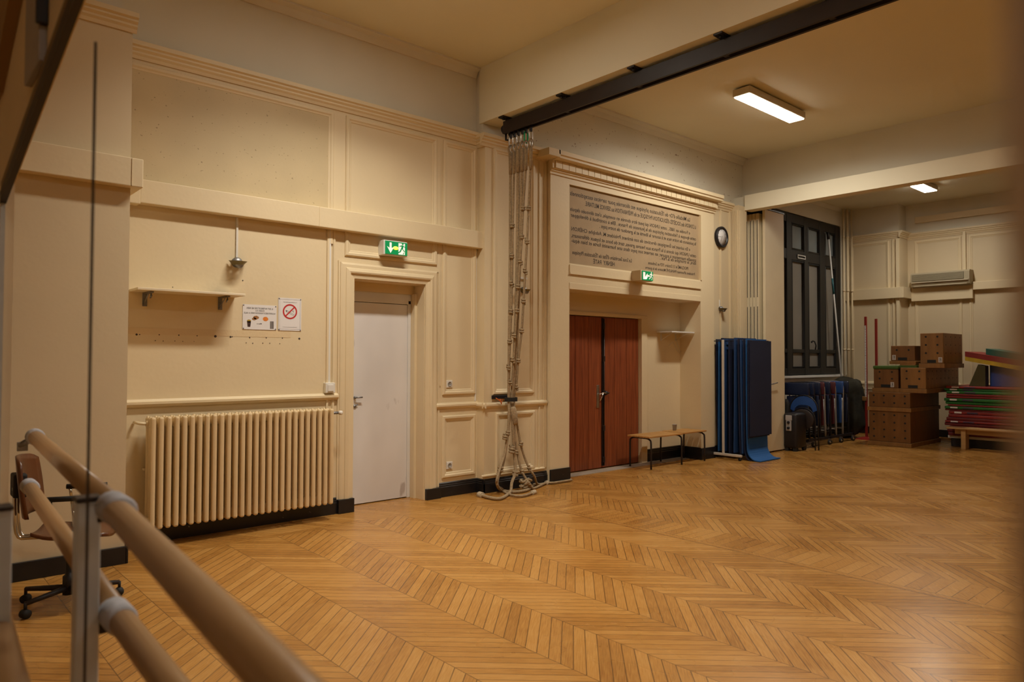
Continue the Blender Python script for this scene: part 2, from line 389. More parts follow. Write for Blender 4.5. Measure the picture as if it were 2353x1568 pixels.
# little cove between upper plaster and ceiling, stepped edge lines
b = MB()
for (x0, x1, y) in ((1.30, 5.05, 6.335), (5.42, 10.62, 6.26)):
    b.prism([(0, 0), (.0, -.10), (.02, -.10), (.05, -.04), (.10, -.02), (.10, 0)], x0, x1, lambda p, q, a, y=y: (a, y-p, ZC+q))
b.prism([(0, 0), (.0, -.06), (.03, -.03), (.06, 0)], 11.0, 15.14, lambda p, q, a: (a, 6.5-p, 4.6+q))
b.build('trim_3', greyw, kind='structure')

# cornice profiles
COR = [(0, 0), (.075, 0), (.075, -.035), (.055, -.045), (.055, -.06), (.035, -.075), (.035, -.09), (.02, -.105), (.012, -.13), (0, -.13)]
def run(b, prof, a0, a1, fn): b.prism(prof, a0, a1, fn)
b = MB()
run(b, COR, 1.30, 5.07, lambda p, q, a: (a, 6.31-p, 4.045+q))
run(b, COR, 4.995, 6.05, lambda p, q, a: (a, 6.18-p, 4.015+q))
run(b, COR, 6.18, 6.31, lambda p, q, a: (5.07-p, a, 4.015+q))
run(b, COR, -1.6, 1.40, lambda p, q, a: (a, 5.80-p, 4.035+q))
run(b, COR, XP1, 10.12, lambda p, q, a: (a, 6.17-p, 3.96+q))
run(b, COR, 5.46, 6.5, lambda p, q, a: (15.1-p, a, 4.05+q))
run(b, COR, -5.0, 5.46, lambda p, q, a: (15.5-p, a, 4.03+q))
run(b, COR, 15.025, 15.5, lambda p, q, a: (a, 5.46-p, 4.05+q))
b.build('trim_4', cream, kind='structure')
# entablature of the portal
b = MB()
ENT = [(0, 0), (.17, 0), (.17, -.05), (.15, -.06), (.15, -.085), (.06, -.10), (.06, -.19), (.035, -.195), (.035, -.215), (.015, -.225), (.015, -.25), (0, -.25)]
run(b, ENT, XP0-.02, XP1+.02, lambda p, q, a: (a, YQ-p, 3.985+q))
b.box(XP0-.19, XP0, YQ-.17, 6.2, 3.90, 3.985)
nd = 30
for i in range(nd):
    x = XP0+.02+i*(XP1-XP0-.04)/nd
    b.box(x, x+.107, YQ-.075, YQ-.055, 3.80, 3.885)
b.build('trim_5', cream, kind='structure')

# panelling of the left bay
b = MB(); a = A(6.31)
b.frame(1.30, 3.275, 2.6, 3.885, PAN, a, openb=True)
b.frame(3.405, 4.505, 2.5, 3.885, PAN, a)
b.frame(4.585, 5.045, 1.10, 3.885, PAN, a)
b.frame(4.585, 5.045, .20, .875, PAN, a)
b.frame(4.40, 4.56, 1.2, 2.44, [(0, 0), (.0, .01), (.01, .01), (.012, 0)], a, openb=True, opent=True)
b.frame(3.215, 3.30, .2, 2.75, [(0, 0), (.0, .014), (.02, .018), (.03, 0)], a, opent=True, openb=True)
# dado rails
DAD = [(0, 0), (.012, .0), (.022, -.012), (.034, -.016), (.034, -.032), (.02, -.05), (.0, -.055)]
run(b, DAD, 1.376, 3.335, lambda p, q, u: (u, 6.31-p*1.2, 1.16+q*1.2))
run(b, DAD, 4.50, 5.09, lambda p, q, u: (u, 6.31-p*.9, 1.015+q*1.2))
run(b, DAD, 5.04, 6.03, lambda p, q, u: (u, 6.18-p*.9, 1.005+q*1.2))
run(b, DAD, 6.14, 6.31, lambda p, q, u: (5.07-p*.9, u, 1.005+q*1.2))
# skirting ledge line of the panels
run(b, DAD, 5.03, 6.0, lambda p, q, u: (u, 6.18-p*.7, .205+q*.6))
# pilaster panels
a = A(6.18)
b.frame(5.19, 5.83, 1.09, 3.90, PAN, a); b.frame(5.235, 5.84, .20, .885, PAN, a)
for (x0, x1) in ((5.905, 5.925), (5.99, 6.03)):
    b.box(x0, x1, 6.168, 6.18, .2, 3.87)
b.build('trim_6', cream, kind='structure')
# door casing (stepped) left bay
b = MB(); a = A(6.31)
CAS = [(0, 0), (0, .02), (.02, .028), (.05, .028), (.055, .036), (.085, .045), (.10, .04), (.105, .028), (.135, .02), (.15, .018), (.155, -.24)]
b.frame(3.355, 4.505, 0, 2.435, CAS, a, openb=True)
b.frame(3.355-.02, 4.545, 0, 2.45, [(0, 0), (0, .012), (.02, .012), (.02, 0)], a, openb=True)
b.box(3.51, 3.516, 6.45, 6.60, 0, 2.19); b.box(4.32, 4.35, 6.45, 6.60, 0, 2.19); b.box(3.51, 4.35, 6.50, 6.60, 2.188, 2.28)
b.build('trim_7', cream, kind='structure')
# portal joinery: grooved fascia bands, tablet surround, strips at right
b = MB()
b.box(XO0-.003, XO1-.08, YQ-.012, YQ, 2.56, 2.665, .004); b.box(XO0-.003, XO1-.08, YQ-.006, YQ, 2.36, 2.44, .003)
b.box(XO0, XO1-.08, YQ-.02, YQ, 2.545, 2.562)
b.box(8.24, 8.365, 6.465, 6.49, 0, 2.12, .006); b.box(6.55, 8.365, 6.462, 6.49, 2.075, 2.125, .006)
b.box(XO1-.08, XO1-.05, YQ-.012, YQ, 2.68, 3.66)
for x in (9.80, 10.06):
    b.box(x, x+.03, 6.155, 6.17, .2, 3.85)
for i in range(5):
    b.box(10.108, 10.12, 6.045+i*.022, 6.055+i*.022, .2, 3.85)
for i in range(8):
    b.box(10.14+i*.026, 10.154+i*.026, 6.018, 6.03, .2, 3.85)
b.build('trim_8', cream, kind='structure')
# cream trunking band along the bay and round the column
b = MB()
b.box(1.547, 5.14, 6.215, 6.31, 2.735, 2.925, .006)
b.box(1.376, 1.545, 6.195, 6.31, 2.72, 2.925, .006)
b.box(-1.6, 1.44, 5.71, 5.80, 2.745, 2.955, .006)
b.box(1.376, 1.438, 5.80, 6.25, 2.747, 2.953)
b.box(3.088, 3.091, 6.212, 6.22, 2.737, 2.923); b.box(1.362, 1.366, 5.706, 5.712, 2.75, 2.95)
b.build('trim_9', cream, kind='structure')
b = MB()
b.box(15.01, 15.1, 5.462, 6.5, 2.715, 2.93, .006); b.box(15.01, 15.5, 5.37, 5.46, 2.715, 2.93, .006)
b.box(15.41, 15.5, 4.30, 5.37, 2.66, 2.93, .006); b.box(15.41, 15.5, -5.0, 4.30, 2.82, 2.97, .006)
a = B(15.1)
b.frame(5.66, 6.42, 2.93, 3.88, PAN, a, openb=True); b.frame(5.66, 6.42, 1.0, 2.72, PAN, a, opent=True)
b.box(15.05, 15.1, 5.46, 5.52, .2, 3.9); b.box(15.08, 15.1, 5.57, 5.60, .2, 3.9)
a = B(15.5)
b.frame(4.50, 5.33, 2.93, 3.87, PAN, a, openb=True); b.frame(2.6, 4.38, 2.9, 3.87, PAN, a, openb=True)
b.frame(4.50, 5.33, 1.0, 2.7, PAN, a, opent=True); b.frame(2.6, 4.38, 1.0, 2.8, PAN, a, opent=True)
for z in (1.0, .9): b.box(15.06, 15.1, 5.46, 6.5, z, z+.03)
b.box(15.46, 15.5, -5, 5.4, .98, 1.02)
b.box(15.44, 15.5, -5.0, 5.3, 4.22, 4.34)
b.build('trim_10', cream, kind='structure')
# pipes in the far corner
for k, (px, r) in enumerate(((1941, .02), (1946.5, .026), (1953, .018))):
    p = at(px, 900, 1, 6.40)
    b = MB(); b.tube([(p.x, 6.40-.03*k, 0), (p.x, 6.40-.03*k, 4.58)], r, 10)
    for z in (.6, 1.7, 2.9, 4.0): b.lathe([(r+.008, -.015), (r+.008, .015)], (p.x, 6.40-.03*k, z), n=12)
    b.build('heating_pipe', cream, None, ['leftmost cream heating pipe rising in the far corner beside the window', 'thick middle cream heating pipe in the far corner beside the window', 'rightmost thin cream pipe in the far corner against the end wall'][k], 'pipe', 'heating pipes in the far corner')
# baseboards
BB = [(0, 0), (.022, 0), (.022, .105), (.016, .11), (.016, .125), (.010, .13), (.010, .145), (0, .155)]
b = MB()
def bb(x0, x1, y, h=1): run(b, [(p, q*h) for p, q in BB], x0, x1, lambda p, q, u: (u, y-p, q))
bb(1.376, 3.335, 6.31, 1.0); b.box(3.335, 3.505, 6.255, 6.31, 0, .135, .004); b.box(4.36, 4.545, 6.255, 6.31, 0, .115, .004)
bb(4.545, 5.09, 6.31); bb(5.045, 6.04, 6.18); run(b, BB, 6.158, 6.31, lambda p, q, u: (5.07-p, u, q))
b.box(XP0-.01, XO0+.005, YQ-.02, YQ, 0, .17, .004)
bb(8.365, 9.28, 6.49, 1.2); b.box(9.18, 9.19, 6.12, 6.49, 0, .18)
b.box(XO1-.09, XP1, YQ-.02, YQ, 0, .17, .004); bb(XP1, 10.12, 6.17, 1.1)
b.build('baseboard_back', blackp, kind='structure')
b = MB(); b.box(-1.6, 1.385, 5.775, 5.80, 0, .125, .003); b.box(1.375, 1.395, 5.775, 6.31, 0, .125, .003)
b.build('baseboard_left', blackp, kind='structure')
b = MB(); b.box(15.075, 15.1, 5.46, 6.5, 0, .14); b.box(15.47, 15.5, -5, 5.46, 0, .14); b.box(11.4, 15.1, 6.475, 6.5, 0, .14)
b.build('baseboard_right', blackp, kind='structure')
# stone threshold before the red doors
b = MB(); b.box(6.40, 9.17, 6.30, 6.49, 0, .006); b.build('trim_11', mat('grey_stone', (.35, .29, .23), .6, var=.1), kind='structure')

# ------------------------------------------------------------------ white door in the left bay
d1 = empty('door_1', (3.92, 6.55, 0), 'plain white flush door in a cream moulded casing beside the radiator', 'door', kind='structure')
b = MB(); b.box(3.555, 4.285, 6.535, 6.575, .008, 2.075, .003); lf = b.build('leaf', doorw, d1)
b = MB(); b.box(3.515, 3.555, 6.52, 6.60, 0, 2.12, .004); b.box(4.285, 4.32, 6.52, 6.60, 0, 2.12, .004); b.box(3.515, 4.32, 6.52, 6.60, 2.08, 2.19, .004)
b.build('frame', whitep, d1)
p = at(815, 914, 1, 6.53)
b = MB(); b.lathe([(.012, 0), (.012, .03)], (p.x, 6.535, p.z), (0, -1, 0), 10); b.tube([(p.x, 6.50, p.z), (p.x+.07, 6.495, p.z+.002)], .008, 8)
b.build('handle', dull, lf)
b = MB(); b.lathe([(.014, 0), (.014, .012)], (p.x+.0, 6.535, p.z-.09), (0, -1, 0), 10); b.tube([(p.x, 6.522, p.z-.09), (p.x+.03, 6.52, p.z-.07)], .005, 6)
b.build('lock', dull, lf)

# ------------------------------------------------------------------ red double door
d2 = empty('door_2', (7.435, 6.52, 0), 'mahogany boarded double door in the middle bay alcove', 'door', kind='structure')
for (x0, x1) in ((6.645, 7.43), (7.44, 8.235)):
    b = MB(); n = 3; w = (x1-x0)/n
    for i in range(n):
        b.box(x0+i*w+.003, x0+(i+1)*w-.003, 6.525, 6.565, .012, 2.07, .004)
    b.box(x0, x1, 6.535, 6.56, .012, 2.07)
    lf = b.build('leaf', mahog, d2)
    if x0 < 7:
        b = MB(); b.box(7.33, 7.375, 6.515, 6.527, .83, 1.14, .003); pl = b.build('handle_plate', steel, lf)
        b = MB(); b.tube([(7.355, 6.52, 1.02), (7.355, 6.47, 1.02), (7.40, 6.465, 1.035), (7.455, 6.465, 1.03)], .009, 8)
        b.tube([(7.40, 6.465, 1.035), (7.375, 6.465, .98), (7.34, 6.47, .93)], .007, 8)
        b.build('handle', chrome, lf, 'shiny chrome lever handle')
    else:
        b = MB(); b.tube([(7.462, 6.505, .04), (7.462, 6.505, 2.05)], .009, 8); b.box(7.436, 7.462, 6.514, 6.527, .04, 2.06)
        for z in (.12, .55, 1.03, 1.5, 1.95): b.box(7.443, 7.478, 6.495, 6.52, z-.04, z+.04, .006)
        b.lathe([(.03, 0), (.03, .03), (.02, .045)], (7.49, 6.515, 1.03), (0, -1, 0), 12)
        b.tube([(7.49, 6.48, 1.03), (7.53, 6.47, 1.03)], .01, 8)
        b.build('bolt', brownm, lf, 'dark cremone bolt rod and knob')

# ------------------------------------------------------------------ lettered tablet over the portal
p0 = at(1300, 603, 1, 6.155)
tb = empty('inscribed_tablet', (7.78, 6.158, 2.70), 'large tan tablet lettered in mirrored French above the red double door', 'sign')
b = MB(); b.box(XO0, XO1-.08, 6.15, 6.159, 2.685, 3.655); b.build('panel', tabl, tb)
# rows measured on the tablet: (text, x at reader's left = picture right, x end, z)
XR, XL = 9.13, 6.42
rows = [("La Médaille d'Or de l'Éducation physique est décernée pour services exceptionnels", .15, 0, .115, .08),
        ("à L'UNION des SOCIÉTÉS d'ÉDUCATION PHYSIQUE et de PRÉPARATION au SERVICE MILITAIRE.", 0, .27, .205, .08),
        ("« Fondée en 1885 , cette UNION qui peut être donnée en exemple, s'est dévouée depuis", .15, 0, .303, .068),
        ("cette époque à l'éducation physique de la Jeunesse de France . Elle a contribué à développer", 0, .01, .374, .068),
        ("la puissance de notre race et à assurer la liberté et la grandeur de notre pays .", 0, .55, .444, .068),
        ("« En suivant les Énergiques directives de son éminent Président M. Adolphe CHÉRON", .15, .02, .540, .068),
        ("cette UNION qui donna à la France aux heures graves, tant de bons et loyaux défenseurs,", 0, .02, .620, .068),
        ("travaille maintenant à assurer, en servant son pays dans une humanité forte et bien équi-", 0, .02, .684, .068)]
fnT = lambda u, v, d: (XR-u, 6.149-d*.3, v)
for k, (t, l, r, dz, s_) in enumerate(rows):
    z = 3.655-dz*1.03
    text(t, s_, (lambda u, v, d, l=l, z=z: (XR-l-u, 6.149-d*.3, z+v)), inkb, tb, width=XR-XL-l-r, name='lettering')
text("libre, le triomphe de la Paix .", .07, lambda u, v, d: (XR-u, 6.1487, 3.655-.750+v), inkb, tb, width=.88)
text("PROCLAMÉ le 13 Octobre 1929 en Sorbonne", .062, lambda u, v, d: (XR-.2-u, 6.1487, 3.655-.842+v), inkb, tb, width=.95)
text("Président d'honneur PAINLEVÉ Ministre de la guerre", .055, lambda u, v, d: (XR-.03-u, 6.1487, 2.745+v), inkb, tb, width=1.18)
text("Le Sous Secrétaire d'État de l'Éducation Physique", .07, lambda u, v, d: (7.62-u, 6.1487, 2.805+v), inkb, tb, width=1.16)
text("HENRY  PATÉ", .078, lambda u, v, d: (7.27-u, 6.1487, 2.722+v), inkb, tb, width=.42)

# ------------------------------------------------------------------ folding partition
fp = empty('folding_partition', (10.9, 5.98, 0), 'stack of folded cream partition panels standing under the far beam beside the window', 'partition')
ys = [6.165, 6.105, 6.045, 5.985, 5.925]
for k, y in enumerate(ys):
    b = MB()
    if k < 4:
        b.box(10.60, 11.20, y-.026, y+.026, .02, 3.86, .004)
        # rebated slots along the edge
        for (z0, z1) in ((.25, 1.05), (1.2, 2.35), (2.5, 3.75)):
            b.mi = 1; b.box(10.597, 10.602, y-.006, y+.004, z0, z1); b.mi = 0
    else:
        b.box(10.62, 11.23, 5.86, 5.905, .02, 3.92, .004)
    pn = b.build('panel', [mat('ivory_panel_paint', (.80, .70, .49), .5, bump=.1, var=.03), blackm], fp)
    if k == 4:
        b = MB(); b.box(10.71, 10.745, 5.85, 5.862, .86, 1.26, .003); b.build('handle_plate', dull, pn)
        b = MB(); b.tube([(10.727, 5.86, 1.10), (10.727, 5.81, 1.10), (10.90, 5.81, 1.12)], .009, 8)
        b.build('handle', dull, pn)
b = MB(); b.box(10.56, 11.25, 5.86, 6.2, 3.905, 3.93); b.tube([(10.66, 5.88, 0.0), (10.66, 5.88, .05)], .015); b.tube([(11.15, 5.88, 0.0), (11.15, 5.88, .05)], .015)
for y in ys: b.tube([(10.66, y, .0), (10.66, y, .05)], .012)
b.build('track', dull, fp)

# ------------------------------------------------------------------ window
wn = empty('window_1', (13.4, 6.5, 1.19), 'tall black framed window with frosted panes in the third bay', 'window', kind='structure')
yw = 6.47
def wx_(px): return at(px, 700, 1, yw).x
b = MB()
fr = [(12.0, wx_(1803)+.02), (wx_(1809), wx_(1820)), (wx_(1849.5), wx_(1858)), (wx_(1885), wx_(1897)), (wx_(1921), wx_(1932))]
for k, (x0, x1) in enumerate(fr):
    if k == 0: x1 = 12.1
    b.box(x0, x1, yw, 6.56, 1.21, 4.20, .008)
for (z0, z1) in ((1.21, 1.33), (1.62, 1.69), (3.36, 3.55), (4.05, 4.22)):
    b.box(12.0, wx_(1932), yw+.006, 6.55, z0, z1, .008)
# casement beads
for (x0, x1) in ((wx_(1820), wx_(1849.5)), (wx_(1858), wx_(1885)), (wx_(1897), wx_(1921))):
    b.frame(x0, x1, 1.33, 3.36, [(0, 0), (0, .0), (.03, .02), (.035, -.01)], A(yw+.02))
    b.frame(x0, x1, 3.55, 4.05, [(0, 0), (0, .0), (.03, .02), (.035, -.01)], A(yw+.02))
b.build('frame', winblk, wn)
for (x0, x1) in ((12.1, wx_(1809)), (wx_(1820), wx_(1849.5)), (wx_(1858), wx_(1885)), (wx_(1897), wx_(1921))):
    for (z0, z1, g) in ((1.33, 1.62, glassf), (1.69, 3.36, glassf), (3.55, 4.05, glassb)):
        b = MB(); b.box(x0+.001, x1-.001, 6.515, 6.523, z0, z1); b.build('pane', g, wn)
p = at(1867, 790, 1, yw)
b = MB(); b.lathe([(.02, 0), (.02, .02)], (p.x-.05, yw, p.z+.03), (0, -1, 0), 10); b.tube([(p.x-.05, yw-.02, p.z+.05), (p.x-.02, yw-.05, p.z+.04), (p.x+.02, yw-.06, p.z-.04), (p.x+.01, yw-.05, p.z-.12)], .012, 8)
b.build('handle', blackm, wn)
p = at(1832, 591, 1, yw); q = at(1850, 597, 1, yw)
b = MB(); b.frame(p.x, q.x, 3.40, 3.47, [(0, .004), (.0, .012), (.016, .012), (.016, .004)], A(yw)); b.build('label_frame', whitep, wn)
b = MB(); b.box(11.9, 15.0, 6.42, 6.66, 1.15, 1.195, .006); b.box(12.0, 14.84, 6.47, 6.5, 1.05, 1.15)
b.build('trim_12', whitep, kind='structure')

# ------------------------------------------------------------------ ceiling lights
def ceiling_light(x, y, z, lx, ly, hgt, label, W=60, spread=125):
    e = empty('ceiling_light', (x, y, z-hgt), label, 'light', 'ceiling lights')
    b = MB(); b.box(x-lx/2-.02, x+lx/2+.02, y-ly/2-.015, y+ly/2+.015, z-hgt+.012, z-.02, .008); b.box(x-lx/2+.05, x+lx/2-.05, y-.03, y+.03, z-.022, z)
    b.build('housing', mat('lamp_housing', (.62, .56, .44), .5, var=.02), e)
    b = MB(); b.box(x-lx/2, x+lx/2, y-ly/2, y+ly/2, z-hgt, z-hgt+.02, .002); b.build('diffuser', diff, e)
    li = bpy.data.lights.new('tube_light', 'AREA'); li.shape = 'RECTANGLE'; li.size = lx*.97; li.size_y = ly*.94; li.energy = W; li.color = (1, .93, .80); li.spread = math.radians(spread)
    lo = bpy.data.objects.new('tube_light', li); COL.objects.link(lo); lo.parent = e; lo.location = (0, 0, -.002)
    return e
ceiling_light(8.42, 4.56, ZC, 1.36, .20, .12, 'long lit ceiling light fitted in the middle bay near the dark rail', 62, 165)
ceiling_light(13.70, 4.55, 4.6, .66, .20, .10, 'small lit ceiling light in the far third bay', 34, 160)
ceiling_light(3.15, 4.56, ZC, 1.36, .20, .12, 'lit ceiling light in the near bay before the white door', 66)
ceiling_light(3.15, 1.2, ZC, 1.36, .20, .12, 'lit ceiling light in the near bay above the camera', 36)
ceiling_light(8.42, -1.2, ZC, 1.36, .20, .12, 'added unseen fill light at the near end of the middle bay', 20)  # fixture added out of view, only as fill for the middle bay

ceiling_light(-.75, -2.2, ZC, .20, .9, .12, 'added unseen fill light over the near left part of the room', 6, 160)  # added out-of-view fill that brightens the mirror wall and barre posts
# ------------------------------------------------------------------ black rope rail
rl = empty('climbing_rope_rail', (5.2, 3.4, 4.0), 'long dark brown steel rail bolted under the ceiling beam', 'rail')
b = MB(); y0, y1 = -1.0, 5.95
b.box(5.135, 5.235, y0, y1, 4.02, 4.125, .006); b.box(5.130, 5.155, y0, y1, 3.985, 4.03); b.box(5.215, 5.24, y0, y1, 3.985, 4.03)
b.build('track', brownm, rl)
for px, py in ((1155, 284), (1290, 232), (1455, 168), (1655, 92), (1900, 2)):
    y = min(at(px, py, 0, 5.1).y, 5.90)
    b = MB(); b.box(5.06, 5.22, y-.04, y+.04, 4.14, 4.155); b.box(5.145, 5.235, y-.025, y+.025, 3.995, 4.15, .008); b.tube([(5.10, y, 4.14), (5.10, y, 4.12)], .012, 6)
    b.build('clamp', blackm, rl)
b = MB(); b.lathe([(.05, 0), (.055, .02), (.05, .04)], (5.19, 5.95, 4.05), (0, 1, 0), 16)
b.tube([(5.19, 5.96, 4.0), (5.19, 5.96, 3.93), (5.19, 5.92, 3.92)], .012, 6); b.build('end_stop', blackm, rl)

# ------------------------------------------------------------------ ropes
def knot(P, t, r, seed):
    rnd = random.Random(seed); b = MB(); pts = []
    t = Vector(t).normalized(); u = t.orthogonal().normalized(); w = t.cross(u)
    for i in range(19):
        a = i*2*PI/9+seed; h = (i/18-.5)*r*3.4
        pts.append(Vector(P)+(u*math.cos(a)+w*math.sin(a))*r*1.15+t*(h+math.sin(a*1.0)*r*.5))
    b.tube(pts, r*.85, 7)
    pts = [Vector(P)+t*r*1.6+u*r*.8, Vector(P)+u*r*1.7, Vector(P)-t*r*1.6+u*r*.3]
    b.tube(pts, r*.8, 6)
    return b
def smooth_path(pts, n=5):
    pts = [Vector(p) for p in pts]; out = []
    for i in range(len(pts)-1):
        p0 = pts[max(i-1, 0)]; p1 = pts[i]; p2 = pts[i+1]; p3 = pts[min(i+2, len(pts)-1)]
        for k in range(n):
            t = k/n
            out.append(.5*((2*p1)+(-p0+p2)*t+(2*p0-5*p1+4*p2-p3)*t*t+(-p0+3*p1-3*p2+p3)*t**3))
    out.append(pts[-1]); return out
YS = 6.07     # depth of the strap on the pilaster
def climbing_rope(yrail, up, knots, down, dknots, r, label, endknot=None, carab=steel, m=rope, big=None):
    """up/down are (px,py[,y]) along the rope; depth goes from the rail to the strap, then to the floor"""
    e = empty('climbing_rope', at(up[-1][0], up[-1][1], 1, YS), label, 'rope', 'climbing ropes gathered at the pilaster')
    zt, zs = 3.60, 1.04
    def P(px, py):
        y = YS
        for _ in range(3):
            z = at(px, py, 1, y).z
            y = YS + (yrail-YS)*max(0, min(1, (z-zs)/(3.9-zs)))
        return at(px, py, 1, y)
    U = [Vector((5.19, yrail, 3.77)), Vector((5.19, yrail, 3.60))]+[P(*q) for q in up[2:]]
    D = []
    for q in down:
        if len(q) == 3: D.append(at(q[0], q[1], 2, max(r, q[2])) if q[2] < 1 else at(q[0], q[1], 1, q[2]))
        else: D.append(at(q[0], q[1], 1, YS-.02))
    pts = smooth_path(U+D, 5)
    for p in pts:
        p.z = max(p.z, r*.95)
        if p.z < .3: p.y = min(p.y, 6.13 if p.x < 6.02 else (6.07 if p.x < 6.40 else 6.28))
    b = MB(); b.tube(pts, r, 9); rp_ = b.build('rope', m, e)
    t0 = U[0]
    # spliced eye with metal thimble at the top
    top = Vector((t0.x, t0.y, t0.z)); eye = [top+Vector((math.sin(a)*.030, 0, .035-math.cos(a)*.045)) for a in [i*2*PI/14 for i in range(14)]]
    b = MB(); b.tube(eye, r*.75, 7, closed=True); b.tube([t0+Vector((0, 0, .0)), t0-Vector((0, 0, .24))], [r*1.45, r*1.2], 8)
    sl_ = b.build('splice', m, e)
    b = MB(); eye2 = [top+Vector((math.sin(a)*.019, -.004, .036-math.cos(a)*.033)) for a in [i*2*PI/12 for i in range(12)]]; b.tube(eye2, .006, 6, closed=True); b.build('thimble', steel, sl_)
    zc = top.z+.105; rail = Vector((5.19, yrail, 4.0))
    cpts = []; c0 = top+Vector((0, 0, .055)); c1 = Vector((5.19, yrail, 3.945)); 
    ax = (c1-c0); sx = Vector((.022, 0, 0))
    cpts = [c0+sx, c0+ax*.15+sx*1.1, c0+ax*.85+sx*1.1, c1+sx*.6, c1-sx*.6, c0+ax*.85-sx*1.1, c0+ax*.15-sx*1.1, c0-sx*.6]
    b = MB(); b.tube(cpts, .0075, 6, closed=True); b.build('carabiner', carab, e)
    b = MB(); b.box(5.175, 5.205, yrail-.012, yrail+.012, 3.93, 4.01, .004); b.build('trolley', blackm, e)
    for k, q in enumerate(knots):
        p = P(*q); knot(p, (0, 0, 1), r*1.1, k*1.7).build('knot', m, rp_)
    for k, q in enumerate(dknots):
        p = at(q[0], q[1], 1, q[2] if len(q) == 3 else YS-.02); p.z = max(p.z, r*2)
        knot(p, (.15, 0, 1), r*1.1, k*1.3+.5).build('knot', m, rp_)
    if endknot:
        p = pts[-1]; d = (pts[-1]-pts[-4]).normalized()
        b = MB(); b.tube([p-d*.05, p-d*.035, p+d*.03, p+d*.045], [r, r*1.7, r*1.9, r*1.2], 10)
        for i in range(4): b.tube([p-d*.04+d*.022*i+Vector((math.cos(a)*r*1.6, 0, 0)) .lerp(p-d*.04+d*.022*i, 0) if False else p-d*.04+d*.022*i+(d.orthogonal().normalized()*math.cos(a)+d.cross(d.orthogonal().normalized())*math.sin(a))*r*1.75 for a in [j*2*PI/10 for j in range(10)]], r*.28, 5, closed=True)
        b.build('whipped_end', ropew, e)
    if big:
        b = MB(); p = at(big[0], big[1], 1, YS-.03); q = at(big[2], big[3], 1, YS-.03)
        b.tube([p, p.lerp(q, .1), p.lerp(q, .9), q], [r, r*1.9, r*1.9, r*1.3], 10); b.build('bound_end', m, e)
    return e
F = .02
climbing_rope(5.88, [(1171, 340), (1172, 400), (1172, 600), (1170, 800), (1169, 905), (1169, 922)], [],
              [(1170, 945), (1168, 985), (1163, 1030), (1155, 1070), (1144, 1100, 6.02), (1143, 1115, 5.98), (1152, 1127, F), (1180, 1131, F), (1212, 1126, F), (1228, 1112, F)], [(1150, 1078, 6.03)], .0165,
              'leftmost smooth climbing rope hanging from the rail and looped on the floor')
climbing_rope(5.82, [(1181, 335), (1180, 430), (1178, 519), (1176, 653), (1172, 785), (1169, 845), (1170, 905), (1172, 922)],
              [(1177, 519), (1176, 588), (1176, 653), (1174, 717), (1171, 785), (1168.6, 845), (1171, 879)],
              [(1173, 945), (1167, 990), (1160, 1040), (1148, 1080, 6.0), (1141, 1108, 5.97), (1148, 1124, F), (1172, 1137, F), (1200, 1140, F), (1226, 1132, F)], [(1167, 995), (1160, 1005)], .0135,
              'knotted climbing rope nearest the left of the bundle, ending on the floor', endknot=True, m=rope)
climbing_rope(5.755, [(1190, 330), (1190, 430), (1189, 600), (1183, 800), (1177, 905), (1177, 922)], [],
              [(1179, 935), (1181, 955), (1183, 972)], [], .020,
              'thick smooth climbing rope in the middle of the bundle with a bound end', big=(1178, 935, 1184, 976))
climbing_rope(5.69, [(1198, 328), (1197, 430), (1194, 600), (1187, 800), (1179, 905), (1178, 922)], [],
              [(1178, 950), (1179, 1000), (1182, 1045), (1184, 1085, 6.02), (1176, 1110, 6.0), (1172, 1132, F), (1150, 1146, F), (1125, 1144, F), (1104, 1138, F)], [(1184, 1088, 6.03), (1176, 1034)], .0175,
              'smooth climbing rope whose knobbed end trails left along the floor', endknot=True)
climbing_rope(5.63, [(1207, 325), (1204, 420), (1202, 479), (1198, 560), (1192, 650), (1184, 770), (1178, 878), (1178, 905), (1179, 922)],
              [(1201.8, 479), (1199, 543), (1195.4, 602), (1190, 660), (1188, 714), (1181, 771), (1177.5, 828)],
              [(1181, 950), (1183, 1000), (1188, 1035), (1197, 1078, 6.02), (1210, 1103, 5.98), (1222, 1122, F), (1238, 1118, F), (1256, 1109, F)], [(1178, 1030), (1186, 1038), (1199, 1082, 6.02)], .0135,
              'knotted climbing rope hung from the green carabiner', endknot=True, carab=mat('green_anodised', (.0, .32, .12), .3, metal=.5))
climbing_rope(5.555, [(1221, 328), (1218, 400), (1214.5, 479), (1211, 554), (1207, 624), (1203, 693), (1198.7, 760), (1191, 828), (1186, 890), (1182, 905), (1181, 922)],
              [(1214.5, 479), (1211, 554.6), (1207, 624), (1203, 693), (1198.7, 760), (1191, 828), (1186.5, 890)],
              [(1184, 950), (1189, 980), (1196, 1020), (1206, 1053), (1216, 1076, 6.02), (1228, 1095, 6.0), (1236, 1113, F), (1262, 1108, F), (1302, 1099, F)], [(1184, 956), (1197, 1019), (1216, 1076, 6.02)], .0135,
              'rightmost knotted climbing rope hanging apart, its end reaching the red door', endknot=True)
# coil heap on the floor behind the ropes
c = at(1207, 1128, 2, .0)
b = MB(); pts = [Vector((c.x+math.cos(i*.7)*(.05+.025*math.sin(i*1.9)), c.y+math.sin(i*.7)*(.045+.02*math.cos(i*2.3)), .04+.0019*i+.012*math.sin(i*2.1))) for i in range(46)]
for p_ in pts: p_.y = min(p_.y, 6.12)
b.tube(smooth_path(pts, 2), .015, 7)
b.build('rope_coil', rope, None, 'tangled heap of rope on the floor in the middle of the rope loops', 'rope')
